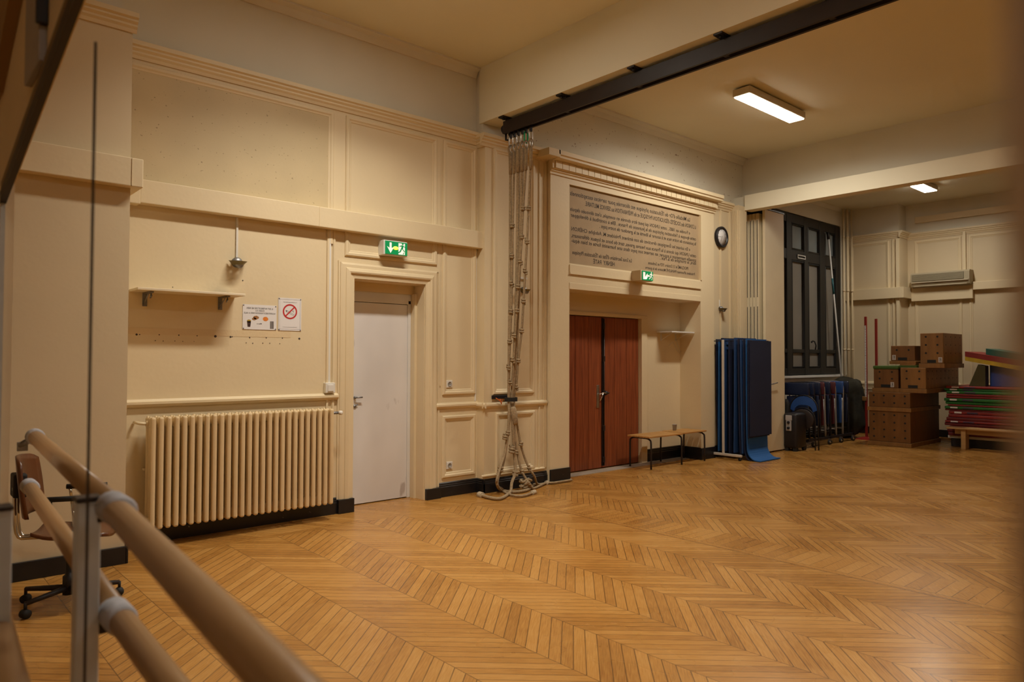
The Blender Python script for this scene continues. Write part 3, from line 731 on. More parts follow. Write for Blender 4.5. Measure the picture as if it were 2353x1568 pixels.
# strap and wall plate
sb = empty('rope_strap', at(1160, 917, 1, 6.12), 'black strap ring on a wall bar holding the climbing ropes together', 'strap')
p = at(1130, 914, 1, 6.16); b = MB(); b.box(p.x, p.x+.33, 6.15, 6.166, p.z-.018, p.z+.022, .003); b.build('bar', blackm, sb)
c = at(1175, 918, 1, 6.07); b = MB()
ring = [(c.x+math.cos(a)*.072, 6.075+math.sin(a)*.075, c.z) for a in [i*2*PI/20 for i in range(20)]]
vs = []; fs = []
for (x, y, z) in ring: vs += [(x, y, z-.022), (x, y, z+.022), (c.x+(x-c.x)*.9, 6.075+(y-6.075)*.9, z+.022), (c.x+(x-c.x)*.9, 6.075+(y-6.075)*.9, z-.022)]
for i in range(20):
    j = (i+1) % 20
    for k in range(4): fs.append((i*4+k, i*4+(k+1) % 4, j*4+(k+1) % 4, j*4+k))
b.add(vs, fs); b.build('ring', blackcloth, sb)
p = at(1151, 919, 1, 6.12); b = MB(); b.tube([(p.x-.06, 6.14, p.z+.02), (p.x-.03, 6.12, p.z-.0), (p.x, 6.11, p.z-.03), (p.x+.02, 6.11, p.z+.0), (p.x-.02, 6.11, p.z+.01), (p.x, 6.11, p.z-.05)], .006, 6); b.build('tie', orange, sb)

# ------------------------------------------------------------------ radiator
rd = empty('radiator', (2.38, 6.12, 0), 'long cream cast iron column radiator below the wall shelf', 'radiator')
NS = 27; X0, X1 = 1.600, 3.185; zb, zt = .15, 1.03; pit = (X1-X0)/NS
for i in range(NS):
    x = X0+(i+.5)*pit; b = MB(); w = .0175; b.smooth = True
    # slab-like section: front and back columns joined top and bottom by rounded heads
    prof = []
    def sec(y0, y1, z0, z1, r):
        pts = []
        for (cx, cz, a0) in ((y1-r, z1-r, 0), (y0+r, z1-r, PI/2), (y0+r, z0+r, PI), (y1-r, z0+r, 1.5*PI)):
            for k in range(4): a = a0+k*PI/6; pts.append((cx+math.cos(a)*r, cz+math.sin(a)*r))
        return pts
    b.smooth = False; b.box(x-.0195, x+.0195, 6.05, 6.10, zb, zt, .015); b.smooth = True; w = .013
    for (y0, y1) in ((6.125, 6.175), (6.195, 6.245)):
        y = (y0+y1)/2
        ring = lambda z, sx, sy: [(x+math.cos(a)*sx, y+math.sin(a)*sy, z) for a in [j*2*PI/10 for j in range(10)]]
        vs = []; 
        lv = [(zb, .006, .012), (zb+.02, w, .022), (zb+.08, w, .025), (zt-.08, w, .025), (zt-.02, w, .022), (zt, .008, .014)]
        for (z, sx, sy) in lv: vs += ring(z, sx, sy)
        fs = [(k*10+j, k*10+(j+1) % 10, (k+1)*10+(j+1) % 10, (k+1)*10+j) for k in range(len(lv)-1) for j in range(10)]+[tuple(range(10)), tuple(range(50, 60))]
        b.add(vs, fs)
    for z in (zb+.055, zt-.055):
        b.box(x-.016, x+.016, 6.07, 6.24, z-.035 if z > .5 else z-.045, z+.045 if z > .5 else z+.035, .012)
        b.lathe([(.024, -pit/2), (.024, pit/2)], (x, 6.15, z), (1, 0, 0), 10)
    b.build('section', mat('cream_radiator_enamel', (.72, .56, .33), .4, var=.03, bump=.1, spots=(.35, .22, .1), spot_th=.76, spot_scale=30), rd)
b = MB(); b.tube([(X0, 6.15, zt-.055), (X0-.05, 6.15, zt-.05), (X0-.05, 6.30, zt-.05)], .012, 8); b.tube([(X0+.02, 6.25, .6), (X0+.02, 6.31, .6)], .01); b.tube([(X1-.02, 6.25, .6), (X1-.02, 6.31, .6)], .01)

b.build('pipework', cream, rd)
p = at(776, 949, 1, 6.15)
b = MB(); b.tube([(X1, 6.15, p.z), (p.x+.02, 6.15, p.z)], .013, 8); vv = b.build('valve', dull, rd)
b = MB(); b.lathe([(.01, 0), (.02, .005), (.02, .03), (.014, .035)], (p.x+.015, 6.15, p.z), (.4, -1, 0), 12); b.build('valve_knob', plastw, vv)

# ------------------------------------------------------------------ shelf in left bay
def bracket(x, y0, z, dep, par, dz=.11):
    b = MB(); b.box(x-.018, x+.018, y0-.006, y0, z-dz, z, .002); b.box(x-.015, x+.015, y0-dep, y0, z-.012, z, .002)
    b.tube([(x-.008, y0-.008, z-dz+.015), (x-.008, y0-dep*.75, z-.012)], .005, 6); b.tube([(x+.01, y0-dep*.75, z-.012), (x+.01, y0-dep*.62, z-.05), (x+.01, y0-dep*.8, z-.03)], .006, 6)
    return b.build('bracket', dull, par)
sh = empty('wall_shelf', (1.92, 6.2, 2.02), 'white painted board shelf on folding brackets above the radiator', 'shelf')
b = MB(); b.box(1.50, 2.34, 6.06, 6.31, 2.025, 2.045, .003); b.build('board', mat('cream_shelf_paint', (.76, .66, .48), .5, var=.03), sh)
bracket(1.615, 6.31, 2.024, .2, sh); bracket(2.215, 6.31, 2.024, .2, sh)
b = MB(); b.add([(2.10, 6.22, 2.046), (2.27, 6.23, 2.046), (2.27, 6.30, 2.046), (2.12, 6.30, 2.046), (2.13, 6.23, 2.05), (2.26, 6.235, 2.062), (2.26, 6.29, 2.066), (2.14, 6.29, 2.052)], [(0, 1, 2, 3), (4, 5, 6, 7), (0, 1, 5, 4), (1, 2, 6, 5), (2, 3, 7, 6), (3, 0, 4, 7)])
b.build('cleaning_rag', olive, None, 'small dark folded rag lying on the right end of the white shelf', 'rag')
# old coat hook strip ghost with plugs
b = MB(); b.box(1.50, 2.86, 6.3085, 6.312, 1.685, 1.742); b.mi = 1
for px, py, r in ((314, 769, .009), (321, 769, .005), (366, 769.5, .005), (411, 770.5, .006), (453, 772, .005), (495, 773, .012), (530, 774.5, .009), (534, 774, .005), (574, 776, .006), (612, 776.5, .006), (649, 777, .006), (688, 778.5, .010), (357, 783, .004), (375, 784, .004), (402, 784, .004), (420, 785, .004), (446, 785, .003), (566, 788, .004), (581, 789, .005), (604, 789, .005), (620, 789, .004), (643, 790, .004), (558, 645, .006), (397, 660, .004)):
    p = at(px, py, 1, 6.308); b.lathe([(r, 0), (r*.8, .002)], (p.x, 6.309, p.z), (0, -1, 0), 8)
b.build('trim_13', [mat('patched_paint', (.72, .57, .35), .55, bump=.3, var=.04), mat('dark_plug_hole', (.06, .045, .04), .8)], kind='structure')

# ------------------------------------------------------------------ papers
def sheet(name, c0, c1, label, cat):
    p = at(*c0, 1, 6.305); q = at(*c1, 1, 6.305)
    e = empty(name, ((p.x+q.x)/2, 6.306, q.z), label, cat)
    b = MB(); b.box(p.x, q.x, 6.305, 6.3075, q.z, p.z); b.build('paper', paper, e)
    b = MB()
    for x in (p.x+.008, q.x-.008):
        for z in (p.z-.008, q.z+.008): b.lathe([(.006, 0), (.004, .004)], (x, 6.305, z), (0, -1, 0), 8)
    b.build('pins', dull, e)
    return e, p, q
e, p, q = sheet('food_notice', (558, 699), (635, 759), 'white landscape notice with pictures of snacks and drinks, left of the two pinned sheets', 'notice')
cx = (p.x+q.x)/2
fl = lambda cx, z: (lambda u, v, d: (cx-u, 6.3045, z+v))
text("IL EST INTERDIT DE NE RIEN", .022, fl(cx, p.z-.040), ink, e, width=.24, align='CENTER')
text("POSER OU", .018, fl(cx, p.z-.060), ink, e, width=.08, align='CENTER')
text("NOURRITURES ET BOISSONS DANS LA SALLE", .020, fl(cx, p.z-.082), ink, e, width=.285, align='CENTER')
text("Merci", .016, fl(cx-.005, p.z-.175), ink, e, width=.045, align='CENTER')
def disc(cx, cz, rx, rz, y=6.3044, n=18, rnd=0): return [(cx+math.cos(2*PI*i/n)*rx*(1+rnd*math.sin(i*2.7)), y, cz+math.sin(2*PI*i/n)*rz*(1+rnd*math.cos(i*3.1))) for i in range(n)]
def flat(pts_list, name, m, e):
    b = MB()
    for pts in pts_list: b.add(pts, [tuple(range(len(pts)))])
    return b.build(name, m, e)
br = mat('printed_brown', (.33, .14, .04), .6, var=.5, scale=60); og = mat('printed_orange', (.72, .22, .03), .6, var=.15, scale=40)
flat([disc(cx-.035, p.z-.115, .026, .016, rnd=.12), disc(cx-.052, p.z-.128, .02, .012, rnd=.15)], 'picture', br, e)
flat([disc(cx+.052, p.z-.125, .025, .02, rnd=.08)], 'picture', og, e)
x = cx-.098; z = p.z-.15; flat([[(x-.018, 6.3044, z), (x+.018, 6.3044, z), (x+.012, 6.3044, z-.05), (x-.012, 6.3044, z-.05)]], 'picture', mat('printed_cola', (.05, .02, .015), .6), e)
flat([disc(x, z+.002, .019, .013)], 'picture', mat('printed_gold', (.38, .25, .03), .6), e)
x = cx+.112; flat([[(x-.017, 6.3044, z+.006), (x+.017, 6.3044, z+.006), (x+.017, 6.3044, z-.062), (x-.017, 6.3044, z-.062)]], 'picture', mat('printed_grey', (.18, .16, .15), .5, var=.6, scale=80, stretch=(1, 1, .1)), e)
e, p, q = sheet('no_smoking_poster', (640, 684), (692, 761), 'white portrait poster with a red crossed-out cigarette, right of the two pinned sheets', 'poster')
cx = (p.x+q.x)/2; cz = p.z-.125; red = mat('printed_red', (.50, .02, .02), .6)
b = MB(); n = 28; vs = []; fs = []
for i in range(n):
    a_ = 2*PI*i/n; vs += [(cx+math.cos(a_)*.070, 6.3043, cz+math.sin(a_)*.070), (cx+math.cos(a_)*.056, 6.3043, cz+math.sin(a_)*.056)]
for i in range(n): j = (i+1) % n; fs.append((2*i, 2*j, 2*j+1, 2*i+1))
b.add(vs, fs); s2 = .707*.060; w = .006
b.add([(cx-s2-w*.7, 6.3042, cz-s2+w*.7), (cx-s2+w*.7, 6.3042, cz-s2-w*.7), (cx+s2+w*.7, 6.3042, cz+s2-w*.7), (cx+s2-w*.7, 6.3042, cz+s2+w*.7)], [(0, 1, 2, 3)])
b.build('prohibition_ring', red, e)
b = MB()
def bar(x0, z0, x1, z1, w, y=6.3045):
    d = Vector((x1-x0, 0, z1-z0)).normalized(); nrm = Vector((-d.z, 0, d.x))*w
    b.add([(x0+nrm.x, y, z0+nrm.z), (x1+nrm.x, y, z1+nrm.z), (x1-nrm.x, y, z1-nrm.z), (x0-nrm.x, y, z0-nrm.z)], [(0, 1, 2, 3)])
bar(cx-.042, cz+.014, cx+.030, cz-.020, .0013); bar(cx-.036, cz-.002, cx+.034, cz-.034, .0013); bar(cx-.042, cz+.014, cx-.036, cz-.002, .0013); bar(cx+.034, cz-.034, cx+.040, cz-.018, .0013)
bar(cx-.030, cz+.010, cx-.036, cz-.002, .0035); bar(cx+.02, cz+.012, cx+.036, cz-.006, .0015); bar(cx+.036, cz+.012, cx+.03, cz+.002, .0015)
b.build('cigarette', ink, e)
text("Il est interdit de fumer dans la salle", .011, fl(cx, p.z-.042), ink, e, width=.13, align='CENTER')
b = MB(); b.frame(p.x+.012, q.x-.012, q.z+.012, p.z-.012, [(0, 0), (.0015, 0)], A(6.3045)); bar(cx-.07, q.z+.032, cx+.07, q.z+.032, .001); b.build('border', dull, e)

# ------------------------------------------------------------------ conduit, switch, lamps, sockets
p = at(757, 700, 1, 6.30)
cn = empty('light_switch', (p.x, 6.30, 1.165), 'white square wall switch at the bottom of a vertical conduit beside the white door', 'switch')
b = MB(); b.box(p.x-.05, p.x+.05, 6.262, 6.31, 1.165, 1.262, .005); bx_ = b.build('box', plastw, cn)
b = MB(); b.box(p.x-.03, p.x+.03, 6.254, 6.263, 1.18, 1.245, .004); b.build('rocker', plastw, bx_)
b = MB(); b.box(p.x-.010, p.x+.010, 6.292, 6.31, 1.262, 2.735, .002); b.build('conduit', plastw, cn)
def wall_lamp(px, py, Y, label, con=None, s=1.0):
    p = at(px, py, 1, Y-.06); e = empty('wall_uplighter', (p.x, Y, p.z), label, 'lamp', 'small wall lamps')
    b = MB(); b.lathe([(.045*s, 0), (.045*s, .03), (.03*s, .05)], (p.x-.0, Y, p.z+.01), (0, -1, 0), 14); b.sphere((p.x, Y-.07, p.z-.012), .035*s, 9); bd_ = b.build('body', dull, e)
    b = MB(); vs = []; n = 14
    for i in range(n+1):
        a_ = PI*i/n; vs += [(p.x-math.cos(a_)*.075*s, Y-.02-math.sin(a_)*.13*s, p.z+.022-.012*math.sin(a_)), (p.x-math.cos(a_)*.04*s, Y-.02-math.sin(a_)*.09*s, p.z-.018), (p.x-math.cos(a_)*.068*s, Y-.02-math.sin(a_)*.12*s, p.z+.022-.012*math.sin(a_))]
    fs = [];
    for i in range(n):
        a_ = i*3; c_ = (i+1)*3
        for k in range(3): fs.append((a_+k, a_+(k+1) % 3, c_+(k+1) % 3, c_+k))
    b.add(vs, fs+[(0, 1, 2), (n*3, n*3+1, n*3+2)]); b.build('shade', mat('dull_brass', (.20, .16, .07), .45, metal=.6), e)
    if con: b = MB(); b.box(p.x-.009-con[0], p.x+.009-con[0], Y-.014, Y, p.z+.04, con[1], .002); b.build('conduit', plastw, e)
    return e
wall_lamp(549, 605, 6.31, 'small grey wall lamp hanging from a conduit above the white shelf', (0.0, 2.735))
wall_lamp(1209, 668, 6.18, 'small grey wall lamp on the pilaster behind the rightmost rope', None, .8)
wall_lamp(1662, 711, 6.17, 'small grey wall lamp below the round clock', (.02, 2.42), .85)
b = MB(); p = at(1202, 640, 1, 6.17); b.box(p.x-.05, p.x+.06, 6.16, 6.18, p.z-.012, p.z+.012, .002); b.build('cable_clip_plate', plastw, None, 'short white cable cover above the lamp on the rope pilaster', 'cable cover')
for py, s in ((883, 'upper of the two white sockets in the narrow panel right of the white door'), (1070, 'lower white socket near the baseboard in the narrow panel right of the white door')):
    p = at(1033, py, 1, 6.30); e = empty('wall_socket', (p.x, 6.31, p.z), s, 'socket', 'wall sockets')
    b = MB(); b.box(p.x-.04, p.x+.04, 6.298, 6.31, p.z-.04, p.z+.04, .004); pp_ = b.build('plate', plastw, e)
    b = MB(); b.lathe([(.026, 0), (.026, .004), (.022, .004), (.02, -.004)], (p.x, 6.297, p.z), (0, -1, 0), 16); b.lathe([(.004, 0), (.004, .006)], (p.x-.008, 6.30, p.z), (0, -1, 0), 8); b.lathe([(.004, 0), (.004, .006)], (p.x+.008, 6.30, p.z), (0, -1, 0), 8)
    b.build('insert', mat('grey_socket', (.35, .33, .3), .5), pp_)
# thin cable strip right side
b = MB(); b.box(5.035, 5.052, 6.298, 6.31, 1.02, 2.735, .002); b.build('cable_trunking', plastw, None, 'thin white vertical cable trunking in the corner left of the rope pilaster', 'trunking')

# ------------------------------------------------------------------ exit signs
def man(b, cx, cz, s, y, mir=1):
    q = lambda x, z: (cx+mir*x*s, y, cz+z*s)
    b.add([(v[0], y, v[2]) for v in disc(cx+mir*.02*s, cz+.40*s, .085*s, .085*s)], [tuple(range(18))])
    for pts in ([(-.06, .30), (.12, .28), (.04, -.02), (-.14, .0)], [(.04, .0), (-.06, .02), (.16, -.22), (.22, -.16)], [(.16, -.22), (.22, -.16), (.10, -.42), (.02, -.40)],
                [(-.14, .02), (-.04, .0), (-.16, -.26), (-.26, -.2)], [(-.26, -.2), (-.16, -.26), (-.40, -.36), (-.42, -.28)], [(.08, .28), (.12, .20), (.30, .06), (.34, .12)], [(-.06, .30), (-.06, .20), (-.28, .16), (-.28, .22)]):
        b.add([q(*t) for t in pts], [tuple(range(len(pts)))])
p = at(883, 560, 1, 6.22); q = at(930, 591, 1, 6.22); cx = (p.x+q.x)/2; cz = 2.615
sg = empty('exit_sign', (cx, 6.28, cz-.08), 'lit green exit sign with a down arrow above the white door', 'sign', 'exit signs')
b = MB(); b.box(cx-.14, cx+.14, 6.20, 6.31, cz-.075, cz+.075, .006); b.build('housing', plastw, sg)
b = MB(); b.box(cx-.125, cx+.135, 6.193, 6.20, cz-.065, cz+.065); b.build('panel', greenl, sg)
b = MB(); y = 6.1915; x = cx-.065
b.add([(x-.012, y, cz+.052), (x+.012, y, cz+.052), (x+.012, y, cz-.005), (x-.012, y, cz-.005)], [(0, 1, 2, 3)])
b.add([(x-.042, y, cz+.012), (x, y, cz-.055), (x+.042, y, cz+.012), (x+.012, y, cz-.004), (x-.012, y, cz-.004)], [(0, 1, 2, 3, 4)])
b.add([(cx+.028, y, cz+.055), (cx+.105, y, cz+.055), (cx+.105, y, cz-.06), (cx+.028, y, cz-.06)], [(0, 1, 2, 3)])
b.build('pictogram', whitel, sg)
b = MB(); man(b, cx+.075, cz-.002, .13, 6.1905); b.build('running_figure', greenl, sg)
b = MB(); b.sphere((cx-.005, 6.19, cz), .022, 8, (1.4, .3, .8)); b.build('bulb', glow, sg)
p = at(1481, 635, 1, 6.0); cx, cz = p.x, p.z
sg = empty('exit_sign', (cx, 6.05, cz-.07), 'lit green exit sign with a sideways arrow on the sill of the lettered tablet', 'sign', 'exit signs')
b = MB(); b.box(cx-.14, cx+.115, 5.955, 6.11, cz-.07, cz+.07, .006); b.build('housing', mat('cream_plastic', (.6, .48, .3), .5), sg)
b = MB(); b.box(cx-.115, cx+.115, 5.946, 5.955, cz-.062, cz+.062); b.build('panel', greenl, sg)
b = MB(); y = 5.9445
b.add([(cx-.10, y, cz+.045), (cx-.055, y, cz+.045), (cx-.055, y, cz-.05), (cx-.10, y, cz-.05)], [(0, 1, 2, 3)])
b.add([(cx-.045, y, cz), (cx-.005, y, cz+.034), (cx-.005, y, cz+.012), (cx+.04, y, cz+.012), (cx+.04, y, cz-.012), (cx-.005, y, cz-.012), (cx-.005, y, cz-.034)], [(0, 1, 2, 3, 4, 5, 6)])
man(b, cx+.075, cz-.002, .12, y); b.build('pictogram', whitel, sg)
b = MB(); b.sphere((cx-.04, 5.945, cz-.03), .018, 8, (1.2, .3, 1)); b.build('bulb', glow2, sg)

# ------------------------------------------------------------------ clock
p = at(1661, 545, 1, 6.12); R = .165; p.z = 3.40
ck = empty('wall_clock', (p.x, 6.17, p.z-R), 'round black rimmed wall clock right of the lettered tablet', 'clock')
b = MB(); b.lathe([(R*.97, 0), (R, .01), (R, .045), (R*.92, .055), (R*.80, .05), (R*.80, .03)], (p.x, 6.17, p.z), (0, -1, 0), 40); b.build('rim', blackm, ck)
b = MB(); b.lathe([(R*.82, 0), (R*.82, .003)], (p.x, 6.139, p.z), (0, -1, 0), 36); fc_ = b.build('face', paper, ck)
for h in range(1, 13):
    a_ = h*PI/6; X_ = p.x-math.sin(a_)*R*.64; Z_ = p.z+math.cos(a_)*R*.64
    text(str(h), .030, (lambda u, v, d, X_=X_, Z_=Z_: (X_-u, 6.1352, Z_+v-.010)), ink, fc_, name='numeral', align='CENTER')
def hand(ang, L, w, nm):
    d = Vector((-math.sin(ang), 0, math.cos(ang))); nn = Vector((d.z, 0, -d.x))*w; c_ = Vector((p.x, 6.1345, p.z))
    b = MB(); b.add([c_-d*.02+nn, c_-d*.02-nn, c_+d*L-nn*.5, c_+d*L+nn*.5], [(0, 1, 2, 3)]); b.build(nm, ink, ck)
hand(2*PI*.746, R*.7*-1, .003, 'minute_hand'); hand(2*PI*.43, R*.48, .005, 'hour_hand')

# ------------------------------------------------------------------ alcove shelf, bench, cup
sh2 = empty('wall_shelf', (9.0, 6.38, 1.87), 'small white shelf on wire brackets in the alcove above the bench', 'shelf')
b = MB(); b.box(8.62, 9.19, 6.22, 6.49, 1.885, 1.905, .003); b.build('board', whitep, sh2)
for x in (8.72, 9.08):
    b = MB(); b.box(x-.012, x+.012, 6.482, 6.49, 1.77, 1.885); b.tube([(x, 6.485, 1.78), (x, 6.28, 1.88)], .004, 6); b.tube([(x, 6.485, 1.88), (x, 6.28, 1.882)], .006, 6); b.build('bracket', whitep, sh2)
b = MB(); b.tube([(8.90, 6.48, 1.70), (9.0, 6.47, 1.76), (9.1, 6.48, 1.64), (9.17, 6.47, 1.58)], .003, 5); b.tube([(9.08, 6.48, 1.86), (9.1, 6.47, 1.74), (9.17, 6.46, 1.6)], .003, 5)
b.build('cord', whitep, sh2)
bn = empty('bench', (8.55, 6.2, 0), 'low slatted wooden bench on dark tubular legs beside the red double door', 'bench')
fx = [(7.86, 6.02, 6.37), (8.58, 6.02, 6.40), (9.24, 6.02, 6.12)]
for i in range(4):
    y = 6.0+i*.098
    b = MB(); b.box(7.80, 8.585, y, y+.082, .425, .447, .004); b.build('slat', benchw, bn)
for i in range(4):
    y = 6.0+i*.098
    if y > 6.03 and False: continue
    b = MB(); b.box(8.59, 9.165, y, y+.082, .43, .452, .004); b.build('slat', benchw, bn)
for (x, ya, yb) in ((7.86, 6.015, 6.375), (8.56, 6.015, 6.375), (9.13, 6.015, 6.375)):
    def leg(y, s):
        b = MB(); b.tube(smooth_path([(x, y, .0), (x, y, .34), (x, y+s*.02, .395), (x, y+s*.07, .415), (x, (ya+yb)/2, .417)], 3), .0125, 8)
        b.build('leg', brownm, bn)
    leg(ya, 1); leg(yb, -1)
b = MB(); b.tube([(7.86, 6.2, .417), (9.13, 6.2, .417)], .01, 8); b.build('rail', brownm, bn)
p = at(1550, 990, 2, .447)
b = MB(); b.lathe([(.024, 0), (.026, .002), (.034, .085), (.036, .087), (.036, .091), (.032, .091), (.030, .08), (.022, .006)], (p.x, min(p.y, 6.3), .449), n=18)
b.build('plastic_cup', mat('grey_translucent_plastic', (.35, .33, .31), .3), None, 'small grey plastic cup standing on the slatted bench', 'cup')
b = MB(); b.box(9.19, 9.193, 6.2, 6.4, .02, .30)
# ------------------------------------------------------------------ mat rack and hanging mats
rk = empty('mat_rack', (9.62, 5.9, 0), 'white wheeled metal stand on which blue exercise mats hang', 'rack')
b = MB(); b.box(9.50, 9.54, 5.64, 6.15, .055, .09, .004); b.box(10.16, 10.20, 5.64, 5.85, .055, .09, .004); b.build('base', mat('white_metal', (.6, .55, .48), .5), rk)
b = MB(); b.box(9.505, 9.535, 5.93, 5.96, .09, 1.79, .004); b.build('post', MATS['white_metal'], rk)
b = MB(); b.tube([(9.52, 5.94, 1.78), (9.56, 5.94, 1.775), (9.56, 6.14, 1.775)], .008, 6); b.tube([(9.64, 6.145, 1.775), (9.64, 5.54, 1.775)], .007, 6); b.tube([(10.10, 6.0, 1.775), (10.10, 5.53, 1.775)], .007, 6); b.tube([(9.64, 5.94, 1.775), (10.10, 5.94, 1.775)], .008, 6)
b.build('prong', blackm, rk)
for y in (5.67, 6.12):
    b = MB(); b.lathe([(.024, -.012), (.026, 0), (.024, .012)], (9.52, y, .026), (1, 0, 0), 14); b.box(9.51, 9.53, y-.01, y+.01, .02, .06); b.build('caster', rubber, rk)
def hung_mat(k, y, m, x0, x1, ztop, zbot, label, curl=0, th=.014, sway=0):
    pts = []; n = 14
    for i in range(n+1):
        t = i/n; z = ztop+(zbot-ztop)*t
        pts.append([y+sway*t*t, z])
    if curl:
        pts = []
        for i in range(n+1):
            t = i/n; z = ztop-(ztop-.17)*t; pts.append([y-curl*.25*max(0, t-.6)**1.5, z])
        y0, z0 = pts[-1]
        for i in range(1, 8):
            a_ = i/7*PI/2; pts.append([y0-curl*(1-math.cos(a_))*.8-curl*.1*i/7, z0-(z0-.012)*math.sin(a_)])
        pts.append([pts[-1][0]-curl*.35, .012])
    b = MB(); vs = []; N_ = len(pts)
    for i, (yy, z) in enumerate(pts):
        a_ = pts[max(i-1, 0)]; c_ = pts[min(i+1, N_-1)]; dy, dz = c_[0]-a_[0], c_[1]-a_[1]; L = math.hypot(dy, dz); ny, nz = dz/L*th/2, -dy/L*th/2
        for s_ in (1, -1):
            for x in (x0, x1): vs.append((x, yy+s_*ny, max(z+s_*nz, .002 if s_ < 0 else .004)))
    fs = []
    for i in range(N_-1):
        a_ = i*4; c_ = a_+4
        fs += [(a_, a_+1, c_+1, c_), (a_+2, c_+2, c_+3, a_+3), (a_, c_, c_+2, a_+2), (a_+1, a_+3, c_+3, c_+1)]
    fs += [(0, 2, 3, 1), ((N_-1)*4, (N_-1)*4+1, (N_-1)*4+3, (N_-1)*4+2)]
    b.add(vs, fs)
    return b.build('exercise_mat', m, None, label, 'mat', 'blue exercise mats on the white stand')
hung_mat(0, 5.555, navy, 9.61, 10.22, 1.775, .36, 'frontmost dark navy exercise mat hanging on the white stand, facing the room')
hung_mat(1, 5.58, navy, 9.60, 10.20, 1.78, .34, 'second dark navy exercise mat directly behind the frontmost one')
hung_mat(2, 5.615, blue, 9.61, 10.19, 1.80, .1, 'bright blue exercise mat curling out onto the floor under the navy mats', curl=.17)
hung_mat(3, 5.655, navy, 9.61, 10.2, 1.79, .1, 'navy exercise mat curling on the floor just behind the bright blue one', curl=.10)
n0 = ['thin blue exercise mat right of the white post of the stand', 'navy exercise mat between blue ones right of the white post', 'blue edged exercise mat nearest the white post on its right',
      'navy exercise mat right behind the white post', 'mid blue exercise mat just left of the white post', 'navy exercise mat second to the left of the white post', 'blue exercise mat third to the left of the white post', 'dark navy exercise mat nearest the wall, leaning out at the top left']
ym = [5.70, 5.745, 5.80, 5.90, 5.985, 6.025, 6.07, 6.12]; mm = [midblue, navy, midblue, navy, midblue, navy, blue, navy]
for k in range(8):
    hung_mat(4+k, ym[k], mm[k], 9.60+.01*(k % 2), 10.2, 1.79+.015*(k % 3), .06 if k % 2 else .10, n0[k], th=.020 if k != 7 else .012, sway=(-.02, -.03, .015, .0, .02, -.01, .01, -.03)[k])

# ------------------------------------------------------------------ chairs on trolley and black equipment
ft = empty('chair_trolley', (12.4, 5.95, 0), 'low black wheeled trolley carrying folded navy chairs beside the partition', 'trolley')
b = MB(); b.box(11.75, 13.6, 5.74, 5.79, .10, .14); b.box(11.75, 13.6, 6.13, 6.18, .10, .14)
for x in (11.77, 12.6, 13.55): b.box(x, x+.04, 5.74, 6.18, .10, .14)
b.build('frame', blackm, ft)
for (x, y) in ((11.95, 5.72), (12.55, 5.72), (13.0, 5.72), (13.5, 5.72), (11.95, 6.2), (13.5, 6.2)):
    b = MB(); b.lathe([(.045, -.014), (.048, 0), (.045, .014)], (x, y, .048), (.3, 1, 0), 16); w_ = b
    w_ = w_.build('caster', rubber, ft)
    b = MB(); b.box(x-.02, x+.02, y-.022, y+.022, .07, .105); b.lathe([(.018, -.017), (.018, .017)], (x, y, .048), (.3, 1, 0), 10); b.build('caster_fork', steel, w_)
def folding_chair(x, tilt, pad, fr_, label):
    e = empty('folding_chair', (x, 5.96, .14), label, 'chair', 'folded chairs standing on the trolley')
    w = .22; yc = 5.96; zt_ = 1.10
    f = lambda z: x+tilt*(z-.14)
    b = MB(); b.tube(smooth_path([(f(.15), yc-w, .15), (f(.7), yc-w, .7), (f(1.0), yc-w, 1.0), (f(1.09), yc-w+.05, 1.085), (f(1.1), yc, 1.10), (f(1.09), yc+w-.05, 1.085), (f(1.0), yc+w, 1.0), (f(.7), yc+w, .7), (f(.15), yc+w, .15)], 3), .011, 8)
    b.build('frame', fr_, e)
    b = MB(); b.tube([(f(.15)+.035, yc-w+.03, .15), (f(.8)+.02, yc-w+.03, .8)], .010, 6); b.tube([(f(.15)+.035, yc+w-.03, .15), (f(.8)+.02, yc+w-.03, .8)], .010, 6); b.tube([(f(.25)+.03, yc-w+.03, .25), (f(.25)+.03, yc+w-.03, .25)], .008, 6); b.build('rear_legs', fr_, e)
    b = MB(); b.smooth = True; b.box(f(.98)-.028, f(.98)+.02, yc-w-.006, yc+w+.006, .88, 1.10, .035); b.build('backrest', pad, e)
    b = MB(); b.smooth = True; b.box(f(.60)+.0, f(.60)+.032, yc-w+.03, yc+w-.03, .34, .865, .02); b.build('seat', pad, e)
    return e
maroon = mat('maroon_vinyl', (.10, .018, .025), .45); lightframe = mat('light_grey_tube', (.38, .36, .33), .4, metal=.5)
cl = ['first folded navy chair on the trolley, its wide back facing the room', 'second folded navy chair on the trolley, close behind the first', 'third folded chair on the trolley, dark navy back and black frame', 'folded chair with maroon edged back and light grey tube, left of two maroon ones',
      'folded navy chair between the two maroon edged chairs', 'folded chair with a maroon edged back, right of the two maroon ones', 'folded bright blue chair with a light leaning tube near the dark bag', 'last folded dark blue chair on the trolley beside the dark bag']
xs_ = [11.85, 12.02, 12.24, 12.44, 12.64, 12.86, 13.12, 13.36]
for k in range(8):
    folding_chair(xs_[k], (-.02, 0, .0, -.05, -.02, -.04, .03, .0)[k], [navyv, navyv, navyv, maroon, navyv, maroon, bluev, navyv][k], [blackm, blackm, blackm, lightframe, blackm, lightframe, lightframe, blackm][k], cl[k])
